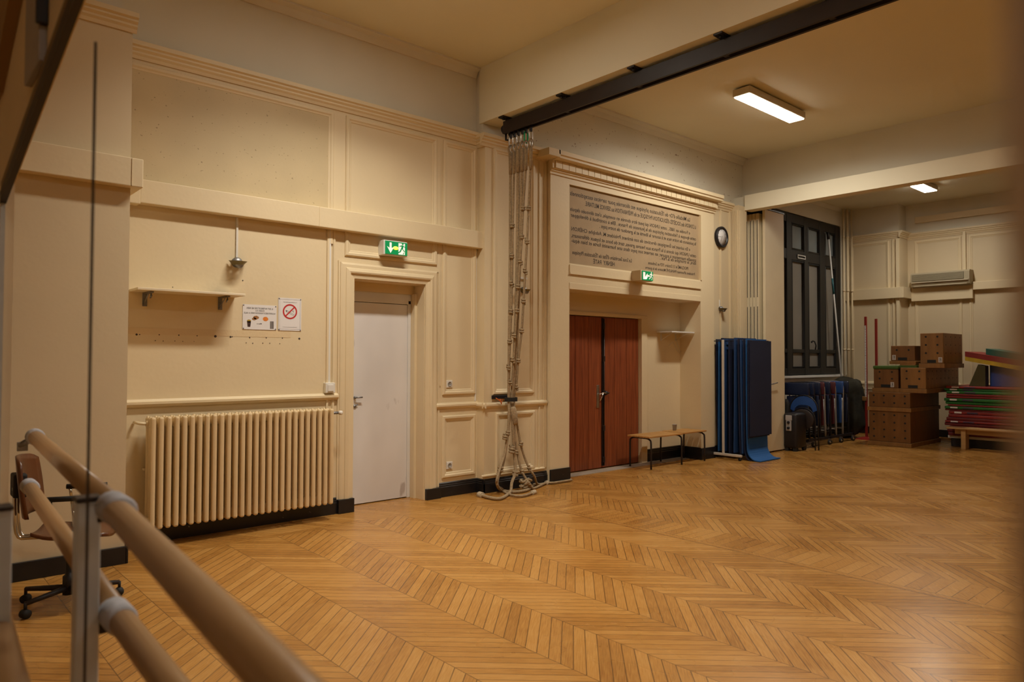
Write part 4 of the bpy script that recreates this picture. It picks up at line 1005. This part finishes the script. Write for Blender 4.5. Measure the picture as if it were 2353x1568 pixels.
# front round-backed folding chair
p = at(1830, 1036, 2, 0)
e = empty('folding_chair', (11.55, 5.72, 0), 'folded blue round backed chair standing on the floor before the trolley', 'chair')
w = .24; yc = 5.72; f = lambda z: 11.62-.03*z
def arc(z0, r, n=10, sx=1.0, dx=0): return [(f(z0)+dx, yc-math.cos(PI*i/n)*r*sx, z0+math.sin(PI*i/n)*r) for i in range(n+1)]
b = MB(); b.tube([(f(0), yc-w, .0)]+arc(.66, w)+[(f(0), yc+w, .0)], .011, 8); b.build('frame', blackm, e)
b = MB(); b.tube([(f(0)-.06, yc-w+.03, .0)]+arc(.48, w-.03, dx=-.03)+[(f(0)-.06, yc+w-.03, .0)], .010, 8); b.build('front_legs', blackm, e)
b = MB(); vs = []; n = 14
for i in range(n+1):
    a_ = PI*i/n
    for (r, dx) in ((w-.012, -.012), (w-.012, .012), (.13+.03*abs(math.cos(a_*1.0)), .012), (.13+.03*abs(math.cos(a_)), -.012)):
        vs.append((f(.66)+dx, yc-math.cos(a_)*r, .655+math.sin(a_)*r*(1 if r > .2 else .85)-.03*(r < .2)))
fs = [(i*4+k, i*4+(k+1) % 4, (i+1)*4+(k+1) % 4, (i+1)*4+k) for i in range(n) for k in range(4)]+[(0, 1, 2, 3), (n*4, n*4+1, n*4+2, n*4+3)]
b.add(vs, fs); b.build('backrest', bluev, e)
b = MB(); b.sphere((f(.5)-.05, yc, .50), .20, 10, (.09, 1.0, .85)); b.build('seat', mat('dark_brown_vinyl', (.03, .02, .018), .5), e)
# black speaker with control plate
sp_ = empty('portable_speaker', (11.30, 5.70, 0), 'black wheeled portable speaker with a pale two-knob control plate beside the partition', 'speaker')
b = MB(); b.smooth = True; b.box(11.16, 11.50, 5.62, 5.86, .05, .62, .04); b.build('cabinet', blackm, sp_)
p = at(1816, 957, 0, 11.15); q = at(1817, 990, 0, 11.15)
gp = mat('pale_grey_plastic', (.42, .40, .40), .4)
yc_ = 5.755
b = MB(); b.box(11.144, 11.162, yc_-.045, yc_+.045, .33, .56, .012); b.box(11.142, 11.162, yc_-.055, yc_+.055, .50, .585, .012); cp_ = b.build('control_plate', gp, sp_)
for z in (.47, .38):
    b = MB(); b.lathe([(.022, 0), (.022, .02), (.016, .026)], (11.144, yc_, z), (-1, 0, 0), 14); b.build('knob', blackm, cp_)
for y in (5.65, 5.83):
    b = MB(); b.lathe([(.05, -.02), (.05, .02)], (11.46, y, .05), (0, 1, 0), 14); b.build('wheel', rubber, sp_)
b = MB(); b.box(11.18, 11.24, 5.64, 5.70, 0, .06); b.box(11.18, 11.24, 5.78, 5.84, 0, .06); b.build('feet', rubber, sp_)
# wooden board with black head behind the speaker
b = MB(); b.box(11.62, 11.66, 6.20, 6.48, 0, .99); b.mi = 1; b.box(11.60, 11.67, 6.19, 6.49, .99, 1.17, .006)
b.build('wooden_crate_board', [plyl, blackm], None, 'upright orange wooden board with a black top standing behind the speaker', 'board')
# big dark bags
def blob(c, r, sc, seed, m, name, label, cat):
    rnd = random.Random(seed); b = MB(); bm = bmesh.new(); bmesh.ops.create_icosphere(bm, subdivisions=4, radius=1)
    from mathutils import noise
    for v in bm.verts:
        n_ = noise.noise(v.co*1.6+Vector((seed, 0, 0)))*.26+noise.noise(v.co*4+Vector((0, seed, 0)))*.10
        d = v.co*(1+n_); sgn = lambda t: math.copysign(abs(t)**.7, t)
        v.co = Vector((c[0]+sgn(d.x)*r*sc[0], c[1]+sgn(d.y)*r*sc[1], max(c[2]+sgn(d.z)*r*sc[2], .0)))
    b.smooth = True; b.bm(bm); return b.build(name, m, None, label, cat)
blob((13.98, 6.05, .58), 1, (.26, .34, .55), 3, olive, 'equipment_bag', 'tall bulky dark olive equipment bag slumped beside the red measuring poles', 'bag')
blob((11.60, 6.06, .42), 1, (.10, .12, .40), 5, blackcloth, 'backpack', 'black backpack standing between the speaker and the folded chairs', 'bag')

# ------------------------------------------------------------------ measuring poles, window pole
def pole(px, pyt, pyb, X, label, white=False):
    p = at(px, pyt, 0, X); e = empty('measuring_pole', (X, p.y, 0), label, 'pole', 'red high jump poles')
    b = MB(); b.box(X-.02, X+.02, p.y-.02, p.y+.02, .03, p.z, .003); sf_ = b.build('shaft', redp, e)
    if white:
        b = MB(); b.box(X-.024, X-.02, p.y-.014, p.y+.014, .80, p.z-.17); rl_ = b.build('ruler', paper, sf_)
        b = MB(); i = 0; z = .82
        while z < p.z-.18: b.box(X-.0255, X-.024, p.y-.012, p.y-.002 if i % 5 else p.y+.008, z, z+.006); z += .05; i += 1
        b.build('graduations', ink, e)
        b = MB(); b.box(X-.07, X-.02, p.y-.02, p.y+.06, .72, .80, .01); b.build('slider', plyl, e)
    b = MB(); b.add([(X-.2, p.y-.16, 0), (X+.2, p.y-.16, 0), (X+.2, p.y+.16, 0), (X-.2, p.y+.16, 0), (X-.06, p.y-.05, .04), (X+.06, p.y-.05, .04), (X+.06, p.y+.05, .04), (X-.06, p.y+.05, .04)], [(0, 1, 2, 3), (4, 5, 6, 7), (0, 1, 5, 4), (1, 2, 6, 5), (2, 3, 7, 6), (3, 0, 4, 7)])
    b.build('foot', redp, e)
pole(1989, 728, 1005, 14.0, 'red pole with a white graduated ruler face, left of the two high jump poles', True)
pole(2013, 733, 1000, 14.05, 'plain red pole behind the plinth boxes, right of the two high jump poles')
p = at(1904, 550, 1, 6.40); q = at(1932, 864, 1, 6.33); q.z = 1.02
wp = empty('window_pole', (q.x, q.y, q.z-.9), 'long white window opening pole leaning across the dark window', 'pole')
d = (p-q).normalized(); bot = q-d*.95
b = MB(); b.tube([Vector((q.x+.06, 6.25, 0.0)), p], .016, 8); b.build('shaft', whitep, wp)
t = Vector((q.x+.06, 6.25, 0)); b = MB(); m_ = t.lerp(p, .72); m2 = t.lerp(p, .80); b.tube([m_, m2], .019, 8); b.build('grip', mat('teal_tape', (.02, .13, .16), .5), wp)
b = MB(); dd = (p-t).normalized(); b.tube([p, p+dd*.14], .028, 8); b.build('hook_head', blackm, wp)

# ------------------------------------------------------------------ plinth boxes
def holes_face(b, u0, v0, us, vs_, r, fn):
    for u in us:
        for v in vs_: b.add([fn(u0+u+math.cos(a_)*r, v0+v+math.sin(a_)*r, .0015) for a_ in [i*2*PI/12 for i in range(12)]]+[fn(u0+u+math.cos(a_)*r, v0+v+math.sin(a_)*r, -.002) for a_ in [i*2*PI/12 for i in range(12)]], [tuple(range(12))]+[(i, (i+1) % 12, 12+(i+1) % 12, 12+i) for i in range(12)])
def plinth(x0, x1, y0, y1, z0, z1, label, nu, nv, m=ply, lip=True, slot=True, chamfer=0, sidecols=0, tagu=None, n2=0, liph=.07):
    """hollow wooden vaulting box: body with peg holes facing the room, lip below, hand slot, white label"""
    e = empty('plinth_box', ((x0+x1)/2, (y0+y1)/2, z0), label, 'box', 'wooden plinth boxes stacked at the end wall')
    b = MB(); zl = z0+(liph if lip else 0)
    if chamfer:
        c_ = chamfer; poly = [(x0, y1), (x0, y0), (x0+c_*1.0, y0-.0), (x1, y0), (x1, y1)]
        b.box(x0, x1, y0, y1, zl, z1, .008)
    else: b.box(x0, x1, y0, y1, zl, z1, .008)
    b.build('body', m, e)
    if lip:
        b = MB(); b.box(x0-.02, x1+.02, y0-.02, y1+.02, z0, z0+liph, .006); b.build('lip', plyl, e)
    b = MB(); L = y1-y0; hgt = z1-zl
    us = [L*(i+.5)/nu for i in range(nu)]; vs_ = [hgt*(i+.65)/(nv+.15) for i in range(nv)]
    if slot: vs_ = [.10+(hgt-.10)*(i+.55)/nv for i in range(nv)]
    holes_face(b, y0, zl, us, vs_, .017, lambda u, v, d: (x0-d, u, v))
    if sidecols:
        holes_face(b, x0, zl, [(x1-x0)*(i+.5)/sidecols for i in range(sidecols)], vs_, .012, lambda u, v, d: (u, y0-d, v))
    if slot: b.box(x0-.003, x0+.001, y0+L*.32, y0+L*.70, zl+.012, zl+.062, .001)
    b.build('holes', rubber, e)
    if tagu is not None:
        b = MB(); b.box(x0-.004, x0, y0+tagu, y0+tagu+.055, zl+.02, zl+.105); tg = b.build('sticker', paper, e)
        b = MB(); b.frame(y0+tagu+.010, y0+tagu+.045, zl+.03, zl+.095, [(0, .005), (.006, .005)], lambda u, v, d: (x0-d, u, v)); b.box(x0-.0055, x0-.004, y0+tagu+.02, y0+tagu+.03, zl+.045, zl+.085); b.build('emblem', ink, tg)
    return e
plinth(13.16, 14.55, 4.62, 5.30, 0, .60, 'largest brown plinth box on the floor, bottom of its stack, four rows of holes', 4, 4, slot=False)
plinth(13.16, 14.55, 4.62, 5.30, .60, .93, 'brown plinth box resting on the largest one, two rows of holes', 4, 2, slot=False)
plinth(13.24, 14.2, 4.835, 5.245, .93, 1.335, 'brown plinth box with a green top, left of the two in the middle row', 2, 2, tagu=.07)
plinth(13.24, 14.9, 4.40, 4.80, .93, 1.36, 'light brown plinth box right of the green topped one in the middle row', 2, 2, m=plyl, sidecols=8)
plinth(13.34, 13.95, 4.60, 4.99, 1.42, 1.74, 'small low brown plinth box on top of the stack at the left', 2, 1, tagu=.31, liph=.055)
plinth(13.34, 14.3, 4.16, 4.515, 1.36, 1.95, 'tall light brown plinth box topmost of the stack, three rows of holes', 2, 3, m=plyl, sidecols=4, tagu=.02, liph=.075)
b = MB(); b.box(13.22, 14.15, 4.83, 5.25, 1.335, 1.39, .012); b.box(13.30, 14.1, 4.56, 4.85, 1.36, 1.40, .006)
b.build('green_pad', greenm if False else mat('dull_green_vinyl', (.06, .13, .02), .5), None, 'thin dull green pad under the small low plinth box', 'pad')
b = MB(); b.box(13.30, 13.93, 4.58, 4.83, 1.40, 1.42, .004); b.build('wooden_tray', plyl, None, 'thin wooden tray between the green pad and the small low plinth box', 'tray')

# ------------------------------------------------------------------ mats stack
cols = [('red', dredm, -.0), ('white', paper, 0)]
stack = [(.00, 'grey', .06), (.14, 'w', .035), (.18, 'd', .05), (.235, 'd', .03)]
y1 = 4.33; yv = 1.4
seq = [('d', .06), ('d', .05), ('r', .05), ('d', .05), ('r', .04), ('d', .05), ('r', .05), ('r', .055), ('d', .03), ('g', .045), ('r', .03), ('g', .05), ('g', .05), ('r', .04), ('r', .035), ('g', .045), ('g', .04), ('r', .04)]
pl_ = empty('mat_trolley', (14.4, 3.2, 0), 'low dark platform with a white edge under the stack of gym mats', 'platform')
b = MB(); b.box(13.95, 15.3, 1.5, 4.25, .0, .15, .01); b.build('base', blackm, pl_)
b = MB(); b.box(13.90, 15.3, 1.5, 4.28, .15, .195, .004); b.build('edge', whitep, pl_)
z = .197; ccount = {'d': 0, 'r': 0, 'g': 0}
tot = sum(s[1] for s in seq); k_ = (1.05-z)/tot
ordn = ['bottommost', 'second from the bottom', 'third from the bottom', 'fourth from the bottom', 'fifth from the bottom', 'sixth from the bottom', 'seventh from the bottom', 'eighth from the bottom', 'ninth from the bottom', 'tenth from the bottom',
        'eighth from the top', 'seventh from the top', 'sixth from the top', 'fifth from the top', 'fourth from the top', 'third from the top', 'second from the top', 'topmost']
rnd = random.Random(4)
for i, (c_, t_) in enumerate(seq):
    h_ = t_*k_; off = rnd.uniform(-.04, .05); fo = rnd.uniform(0, .04)
    m_ = {'d': dredm, 'r': redm, 'g': greenm}[c_]; nm = {'d': 'dark red', 'r': 'red', 'g': 'green'}[c_]
    e = empty('gym_mat', (14.5, 3.0, z), '%s gym mat, %s in the stack beside the plinth boxes' % (nm, ordn[i]), 'mat', 'gym mats stacked beside the plinth boxes')
    b = MB(); b.box(13.84+fo, 15.15, 2.0, 4.28+off, z+.0015, z+h_-.0015, min(.012, h_*.3)); b.build('cover', m_, e)
    if i in (2, 4, 7, 9, 12, 15, 16, 17):
        b = MB(); b.box(13.835+fo, 13.842+fo, 4.08+off, 4.19+off, z+h_*.25, z+h_*.75); b.build('maker_tab', paper, e)
        b = MB(); b.box(13.835+fo, 13.842+fo, 3.84+off, 4.0+off, z+h_*.25, z+h_*.7); b.build('maker_tab', mat('dull_violet_print', (.06, .04, .08), .6), e)
    z += h_
ztop = z
b = MB(); b.add([(14.2, 2.2, ztop), (15, 2.2, ztop), (15, 3.72, ztop), (14.2, 3.72, ztop), (14.2, 2.2, ztop+.06), (15, 2.2, ztop+.06), (15, 3.72, ztop+.37), (14.2, 3.72, ztop+.37)], [(0, 1, 2, 3), (4, 5, 6, 7), (0, 1, 5, 4), (1, 2, 6, 5), (2, 3, 7, 6), (3, 0, 4, 7)]); b.build('foam_block', royal, None, 'royal blue foam block standing on the gym mat stack', 'foam block')
b = MB(); b.add([(14.0, 3.735, ztop), (14.18, 3.735, ztop), (14.18, 3.98, ztop), (14.0, 3.98, ztop), (14.0, 3.735, ztop+.345), (14.18, 3.735, ztop+.345), (14.18, 3.84, ztop+.37), (14.0, 3.84, ztop+.37)], [(0, 1, 2, 3), (4, 5, 6, 7), (0, 1, 5, 4), (1, 2, 6, 5), (2, 3, 7, 6), (3, 0, 4, 7)])
b.build('foam_wedge', oliveg, None, 'olive foam wedge beside the royal blue block', 'foam wedge')
def slab(y0, y1_, z0a, z0b, th, x0, x1, m, label, nm='foam_mat'):
    b = MB(); b.add([(x0, y0, z0b), (x1, y0, z0b), (x1, y1_, z0a), (x0, y1_, z0a), (x0, y0, z0b+th), (x1, y0, z0b+th), (x1, y1_, z0a+th), (x0, y1_, z0a+th)], [(0, 1, 2, 3), (4, 5, 6, 7), (0, 1, 5, 4), (1, 2, 6, 5), (2, 3, 7, 6), (3, 0, 4, 7)])
    return b.build(nm, m, None, label, 'mat', 'coloured foam mats on the blue block')
slab(2.3, 4.02, ztop+.435, ztop+.095, .07, 13.95, 14.9, yellowm, 'yellow foam mat sloping on the royal blue block')
slab(2.3, 4.02, ztop+.507, ztop+.167, .085, 13.95, 14.9, redm, 'red foam mat lying on the yellow one')
slab(2.3, 3.75, ztop+.542, ztop+.257, .10, 14.1, 14.9, teal, 'teal foam mat topmost on the coloured pile')
# balance bench before the stack
bl = empty('balance_bench', (13.74, 2.9, 0), 'long low wooden balance bench before the gym mat stack', 'bench')
b = MB(); b.box(13.55, 13.80, 1.2, 4.2, .335, .365, .006); b.build('top', beech, bl)
b = MB(); b.box(13.66, 13.69, 1.3, 4.1, .25, .335); b.build('rail', beech, bl)
for y in (3.96, 1.6):
    b = MB(); b.box(13.60, 13.78, y-.035, y+.035, .0, .335, .006); b.build('leg', beech, bl)

# ------------------------------------------------------------------ air conditioner
ac = empty('air_conditioner', (15.4, 4.82, 2.9), 'beige split air conditioner unit on the end wall', 'air conditioner')
b = MB(); b.prism([(0, 0), (.20, .05), (.235, .13), (.235, .28), (.20, .31), (0, .31)], 4.31, 5.33, lambda p, q, u: (15.5-p, u, 2.89+q)); b.build('body', tan, ac)
b = MB(); b.box(15.255, 15.266, 4.40, 5.30, 3.03, 3.17, .004); b.build('grille', tand, ac)
b = MB()
for i in range(7): b.box(15.250, 15.257, 4.41, 5.29, 3.04+i*.019, 3.046+i*.019)
b.build('fins', tan, ac)
b = MB(); b.box(15.252, 15.275, 4.33, 5.31, 3.003, 3.02, .003); b.box(15.285, 15.30, 4.36, 5.28, 2.935, 2.95, .002); b.build('louvre', mat('pale_ac_plastic', (.55, .48, .35), .5), ac)
b = MB(); b.box(15.46, 15.5, 4.42, 4.47, 3.20, 3.95, .004); b.build('trunking', cream, ac)

# ------------------------------------------------------------------ swivel chair
c0 = at(160, 1392, 2, 0.0)
cx, cy = .90, 5.07
sc_ = empty('swivel_chair', (cx, cy, 0), 'brown moulded plywood swivel chair on a dark castor base behind the barre', 'chair')
hz = .11
b = MB(); b.lathe([(.035, .06), (.035, .17), (.022, .18), (.022, .40), (.03, .41), (.03, .44)], (cx, cy, 0), n=14); b.build('column', blackm, sc_)
fw = at(65, 1420, 2, 0); fw2 = at(275, 1362, 2, 0)
a0 = math.atan2(fw.y-cy, fw.x-cx)
for k in range(5):
    a_ = a0+k*2*PI/5; R_ = .27; ex, ey = cx+math.cos(a_)*R_, cy+math.sin(a_)*R_
    b = MB(); b.tube([(cx, cy, .10), (ex, ey, .085)], [.020, .014], 8); lg = b.build('base_arm', brownm if k % 2 == 0 else chrome, sc_)
    b = MB(); b.tube([(ex, ey, .09), (ex, ey, .05)], .009, 6); t_ = (-math.sin(a_), math.cos(a_), 0); b.lathe([(.024, -.022), (.026, -.01), (.026, .01), (.024, .022)], (ex, ey, .027), t_, 14); b.build('castor', rubber, lg)
def shell(fn, nu, nv, th, nm, m):
    b = MB(); b.smooth = True; vs = []
    for s_ in (0, 1):
        for i in range(nu+1):
            for j in range(nv+1): vs.append(fn(i/nu, j/nv, s_*th))
    W_ = nv+1; O = (nu+1)*W_; fs = []
    for i in range(nu):
        for j in range(nv):
            fs.append((i*W_+j, (i+1)*W_+j, (i+1)*W_+j+1, i*W_+j+1)); fs.append((O+i*W_+j, O+i*W_+j+1, O+(i+1)*W_+j+1, O+(i+1)*W_+j))
    for i in range(nu): fs.append((i*W_, O+i*W_, O+(i+1)*W_, (i+1)*W_)); fs.append((i*W_+nv, (i+1)*W_+nv, O+(i+1)*W_+nv, O+i*W_+nv))
    for j in range(nv): fs.append((j, j+1, O+j+1, O+j)); fs.append((nu*W_+j, O+nu*W_+j, O+nu*W_+j+1, nu*W_+j+1))
    b.add(vs, fs); return b.build(nm, m, sc_)
fd = Vector((.86, -.35, 0)).normalized(); sd = Vector((-fd.y, fd.x, 0)); c3 = Vector((cx+.03, cy+.02, 0))
def seatf(u, v, t):
    s_ = (v-.5)*2; w_ = .21*(1-.12*(abs(u-.5)*2)**3)
    fwd = (u-.48)*.42; dz = -.02*math.sin(u*PI)+.025*s_*s_-(.03*max(0, u-.8)*5*.6)+.02*max(0, .2-u)*5*.6
    p_ = c3+fd*fwd*(1-.06*s_**4)+sd*s_*w_; return (p_.x, p_.y, .44+dz-t)
shell(seatf, 12, 10, .022, 'seat', chairw)
def backf(u, v, t):
    s_ = (v-.5)*2; w_ = .19*(1-.25*abs(u-.5)**2*2)*(1-.0*u)
    z = .55+u*.36*(1-.10*s_**4); off = -.25-.04*u+.05*s_*s_-t
    p_ = c3+fd*off+sd*s_*w_; return (p_.x, p_.y, z)
shell(backf, 10, 10, .022, 'backrest', chairw)
pb = c3-fd*.30
b = MB(); b.box(pb.x-.035, pb.x+.035, pb.y-.07, pb.y+.07, .66, .80, .01); b.build('back_plate', rubber, sc_)
b = MB()
for s_ in (-.03, .03): b.tube(smooth_path([c3+sd*s_+Vector((0, 0, .42)), c3-fd*.22+sd*s_+Vector((0, 0, .415)), c3-fd*.30+sd*s_+Vector((0, 0, .45)), c3-fd*.315+sd*s_+Vector((0, 0, .72))], 4), .011, 8)
b.build('back_support', chrome, sc_)
for s_ in (-1, 1):
    b = MB(); q0 = c3+sd*s_*.23-fd*.10; q1 = c3+sd*s_*.23+fd*.13
    b.tube([q0+Vector((0, 0, .67)), q1+Vector((0, 0, .67))], .016, 8); ar = b.build('armrest', rubber, sc_)
    b = MB(); b.tube(smooth_path([q0+fd*.02+Vector((0, 0, .66)), c3+sd*s_*.23-fd*.06+Vector((0, 0, .50)), c3+sd*s_*.12-fd*.03+Vector((0, 0, .43))], 4), .010, 8); b.build('armrest_support', chrome, ar)

# ------------------------------------------------------------------ ballet barres and posts near the camera
XB = .362; RB = .026
wood_b = mat('barre_wood', (.35, .20, .085), .35, var=.06, scale=3, stretch=(8, .6, 8))
br1 = empty('ballet_barre', (XB+.01, 1.7, 0), 'freestanding double wooden ballet barre nearest the room, its grey post left of the floor view', 'barre')
u0 = at(80, 1004, 2, 1.185); u1 = at(225, 1143, 2, 1.185); u2 = at(590, 1420, 2, 1.185)
b = MB(); b.tube([(u0.x, u0.y, 1.185), (.379, 1.72, 1.185)], RB, 16); b.build('upper_bar', wood_b, br1)
b = MB(); q1 = at(646, 1568, 2, 1.185); b.tube([(.377, 1.71, 1.185), (q1.x, q1.y, 1.185), tuple(Vector((q1.x, q1.y, 1.185)).lerp(Vector((.377, 1.71, 1.185)), -.6))], RB, 16); b.build('upper_bar', wood_b, br1)
l0 = at(67, 1118, 2, .95); b = MB(); b.tube([(l0.x, l0.y, .95), (.396, 1.76, .95)], RB, 16); b.build('lower_bar', wood_b, br1)
b = MB(); b.tube([(.395, 1.74, .95), (.375, 1.2, .95), (.355, .3, .95)], RB, 16); b.build('lower_bar', wood_b, br1)
def tape(y, x, z, L=.07):
    b = MB(); b.tube([(x, y-L/2, z), (x, y-L/2+.01, z), (x, y+L/2-.01, z), (x, y+L/2, z)], [RB*1.02, RB*1.22, RB*1.25, RB*1.05], 16)
    b.build('tape_wrap', tapew, br1)
tape(1.66, .377, 1.185, .10); tape(1.70, .392, .95, .09); tape(u0.y-.01, u0.x, 1.185, .06); tape(l0.y-.02, l0.x, .95, .10)
b = MB(); b.box(.318, .362, 1.72, 1.765, 0, 1.195, .003); b.build('post', alu, br1)
b = MB(); b.box(.31, .42, 1.695, 1.78, 0, .02, .003); b.build('post_foot', alu, br1)
b = MB(); b.box(.316, .364, 1.718, 1.767, 1.195, 1.205, .002); b.box(.355, .385, 1.72, 1.75, 1.15, 1.19); b.box(.355, .40, 1.73, 1.75, .91, .96); b.build('bracket', brownm, br1)
b = MB(); b.box(u0.x-.055, u0.x-.02, u0.y+.01, u0.y+.03, 1.13, 1.165, .002); b.tube([(u0.x-.05, u0.y+.02, 1.15), (u0.x, u0.y+.01, 1.18)], .012, 8); b.box(u0.x-.12, u0.x-.075, u0.y-.02, u0.y+.02, 0, .9)
b.build('far_bracket', dull, br1)
br2 = empty('ballet_barre', (.19, 1.7, 0), 'wooden ballet barre at the far left edge of the picture, mostly cut off', 'barre')
b = MB(); b.box(.165, .208, 1.73, 1.775, 0, 1.195, .003); b.build('post', alu, br2)
b = MB(); b.box(.163, .210, 1.728, 1.777, 1.195, 1.203, .002); b.build('bracket', brownm, br2)
b = MB(); q1 = at(-42, 1290, 2, .95); q2 = at(18, 1568, 2, .95); b.tube([tuple(q1.lerp(q2, -.2)), tuple(q2), tuple(q1.lerp(q2, 2.2))], .030, 16); b.build('lower_bar', wood_b, br2)
b = MB(); b.box(.15, .20, 1.62, 1.9, 0, .02, .003); b.build('post_foot', alu, br2)

# ------------------------------------------------------------------ mirror frame joint, wall above the mirror
XM = .275
b = MB(); p = at(216, 300, 0, XM); b.box(XM-.002, XM+.002, 1.405, 1.4085, 0.0, 2.05); 
js = b.build('mirror_joint_strip', mat('dark_joint', (.03, .018, .015), .5), None, 'thin dark vertical mirror joint strip crossing before the left column', 'strip')
a0_ = at(176, -4, 0, XM); a1_ = at(8, 452, 0, XM)
mt = empty('mirror_border', (XM, 2.0, 1.9), 'dark diagonal top rail of the mirror frame at the upper left', 'frame')
dv = (a0_-a1_).normalized(); e0 = a1_-dv*.01; e1 = a0_+dv*1.2
def barq(m0, m1, zc0, th, dz, nm, m):
    b = MB(); b.add([(XM-th, m0.y, m0.z-dz), (XM+th, m0.y, m0.z-dz), (XM+th, m0.y, m0.z+dz), (XM-th, m0.y, m0.z+dz), (XM-th, m1.y, m1.z-dz), (XM+th, m1.y, m1.z-dz), (XM+th, m1.y, m1.z+dz), (XM-th, m1.y, m1.z+dz)],
                      [(0, 1, 2, 3), (4, 5, 6, 7), (0, 1, 5, 4), (1, 2, 6, 5), (2, 3, 7, 6), (3, 0, 4, 7)]); return b.build(nm, m, mt)
barq(e0, e1, 0, .008, .017, 'top_rail', mat('black_frame_wood', (.010, .007, .006), .5))
up = Vector((0, 0, .032)); barq(e0+up, e1+up, 0, .006, .014, 'moulding', mat('olive_brown_moulding', (.22, .15, .07), .6))
b = MB(); b.box(XM-.006, XM+.006, e0.y-.002, e0.y+.012, 0, e0.z+.02); b.build('side_rail', alu, mt)
# plaster wall above the mirror
b = MB(); vs = []
for x in (XM+.0, XM+.03):
    vs += [(x, e0.y+.6, 0), (x, e0.y+.012, 0), (x, e0.y+.012, e0.z+.05), (x, e1.y, e1.z+.05), (x, e1.y, ZC), (x, e0.y+.6, ZC)]
b.add(vs, [(0, 1, 2, 3, 4, 5), (11, 10, 9, 8, 7, 6)]+[(i, (i+1) % 6, 6+(i+1) % 6, 6+i) for i in range(6)])
b.build('wall_left', mat('tan_wall_paint', (.80, .66, .45), .7, var=.04), kind='structure')
# wooden band and small framed notice on that wall
b = MB(); q0 = at(78, 0, 0, XM); q1 = at(8, 214, 0, XM)
b.add([(XM-.03, q1.y, q1.z), (XM, q1.y, q1.z), (XM, q1.y+.8, q1.z), (XM-.03, q1.y+.8, q1.z), (XM-.03, q0.y-1.0, q0.z+.55), (XM, q0.y-1.0, q0.z+.55), (XM, q1.y+.8, 3.3), (XM-.03, q1.y+.8, 3.3)], [(0, 1, 2, 3), (4, 5, 6, 7), (0, 1, 5, 4), (1, 2, 6, 5), (2, 3, 7, 6), (3, 0, 4, 7)])
b.build('trim_14', mat('ochre_wood_panel', (.30, .17, .06), .6, var=.1), kind='structure')
n_ = empty('framed_notice', (XM-.01, 2.1, 2.2), 'small grey framed notice seen edge-on at the upper left corner', 'notice')
qa = at(62, 200, 0, XM-.01); qb = at(97, 60, 0, XM-.01)
b = MB(); b.box(XM-.016, XM, qb.y, qa.y, qa.z, qa.z+.40, .003); b.build('board', mat('pale_grey_board', (.36, .33, .33), .5), n_)
b = MB(); b.box(XM-.024, XM, qb.y-.016, qb.y, qa.z+.08, qa.z+.40, .003); b.build('edge', blackm, n_)
# post right beside the camera on the right
d_ = CF + CR*((2306-1176.5)/FPX); pe = CC + d_*.15
b = MB(); b.box(pe.x, pe.x+.05, pe.y-.055, pe.y, 0, 3.0, .004)
b.build('trim_15', mat('brown_post_paint', (.72, .60, .50), .6, var=.05), kind='structure')

# ------------------------------------------------------------------ faint night ambience
w = bpy.data.worlds.new('world'); SC.world = w; w.use_nodes = True
w.node_tree.nodes['Background'].inputs[0].default_value = (.02, .03, .05, 1); w.node_tree.nodes['Background'].inputs[1].default_value = .3
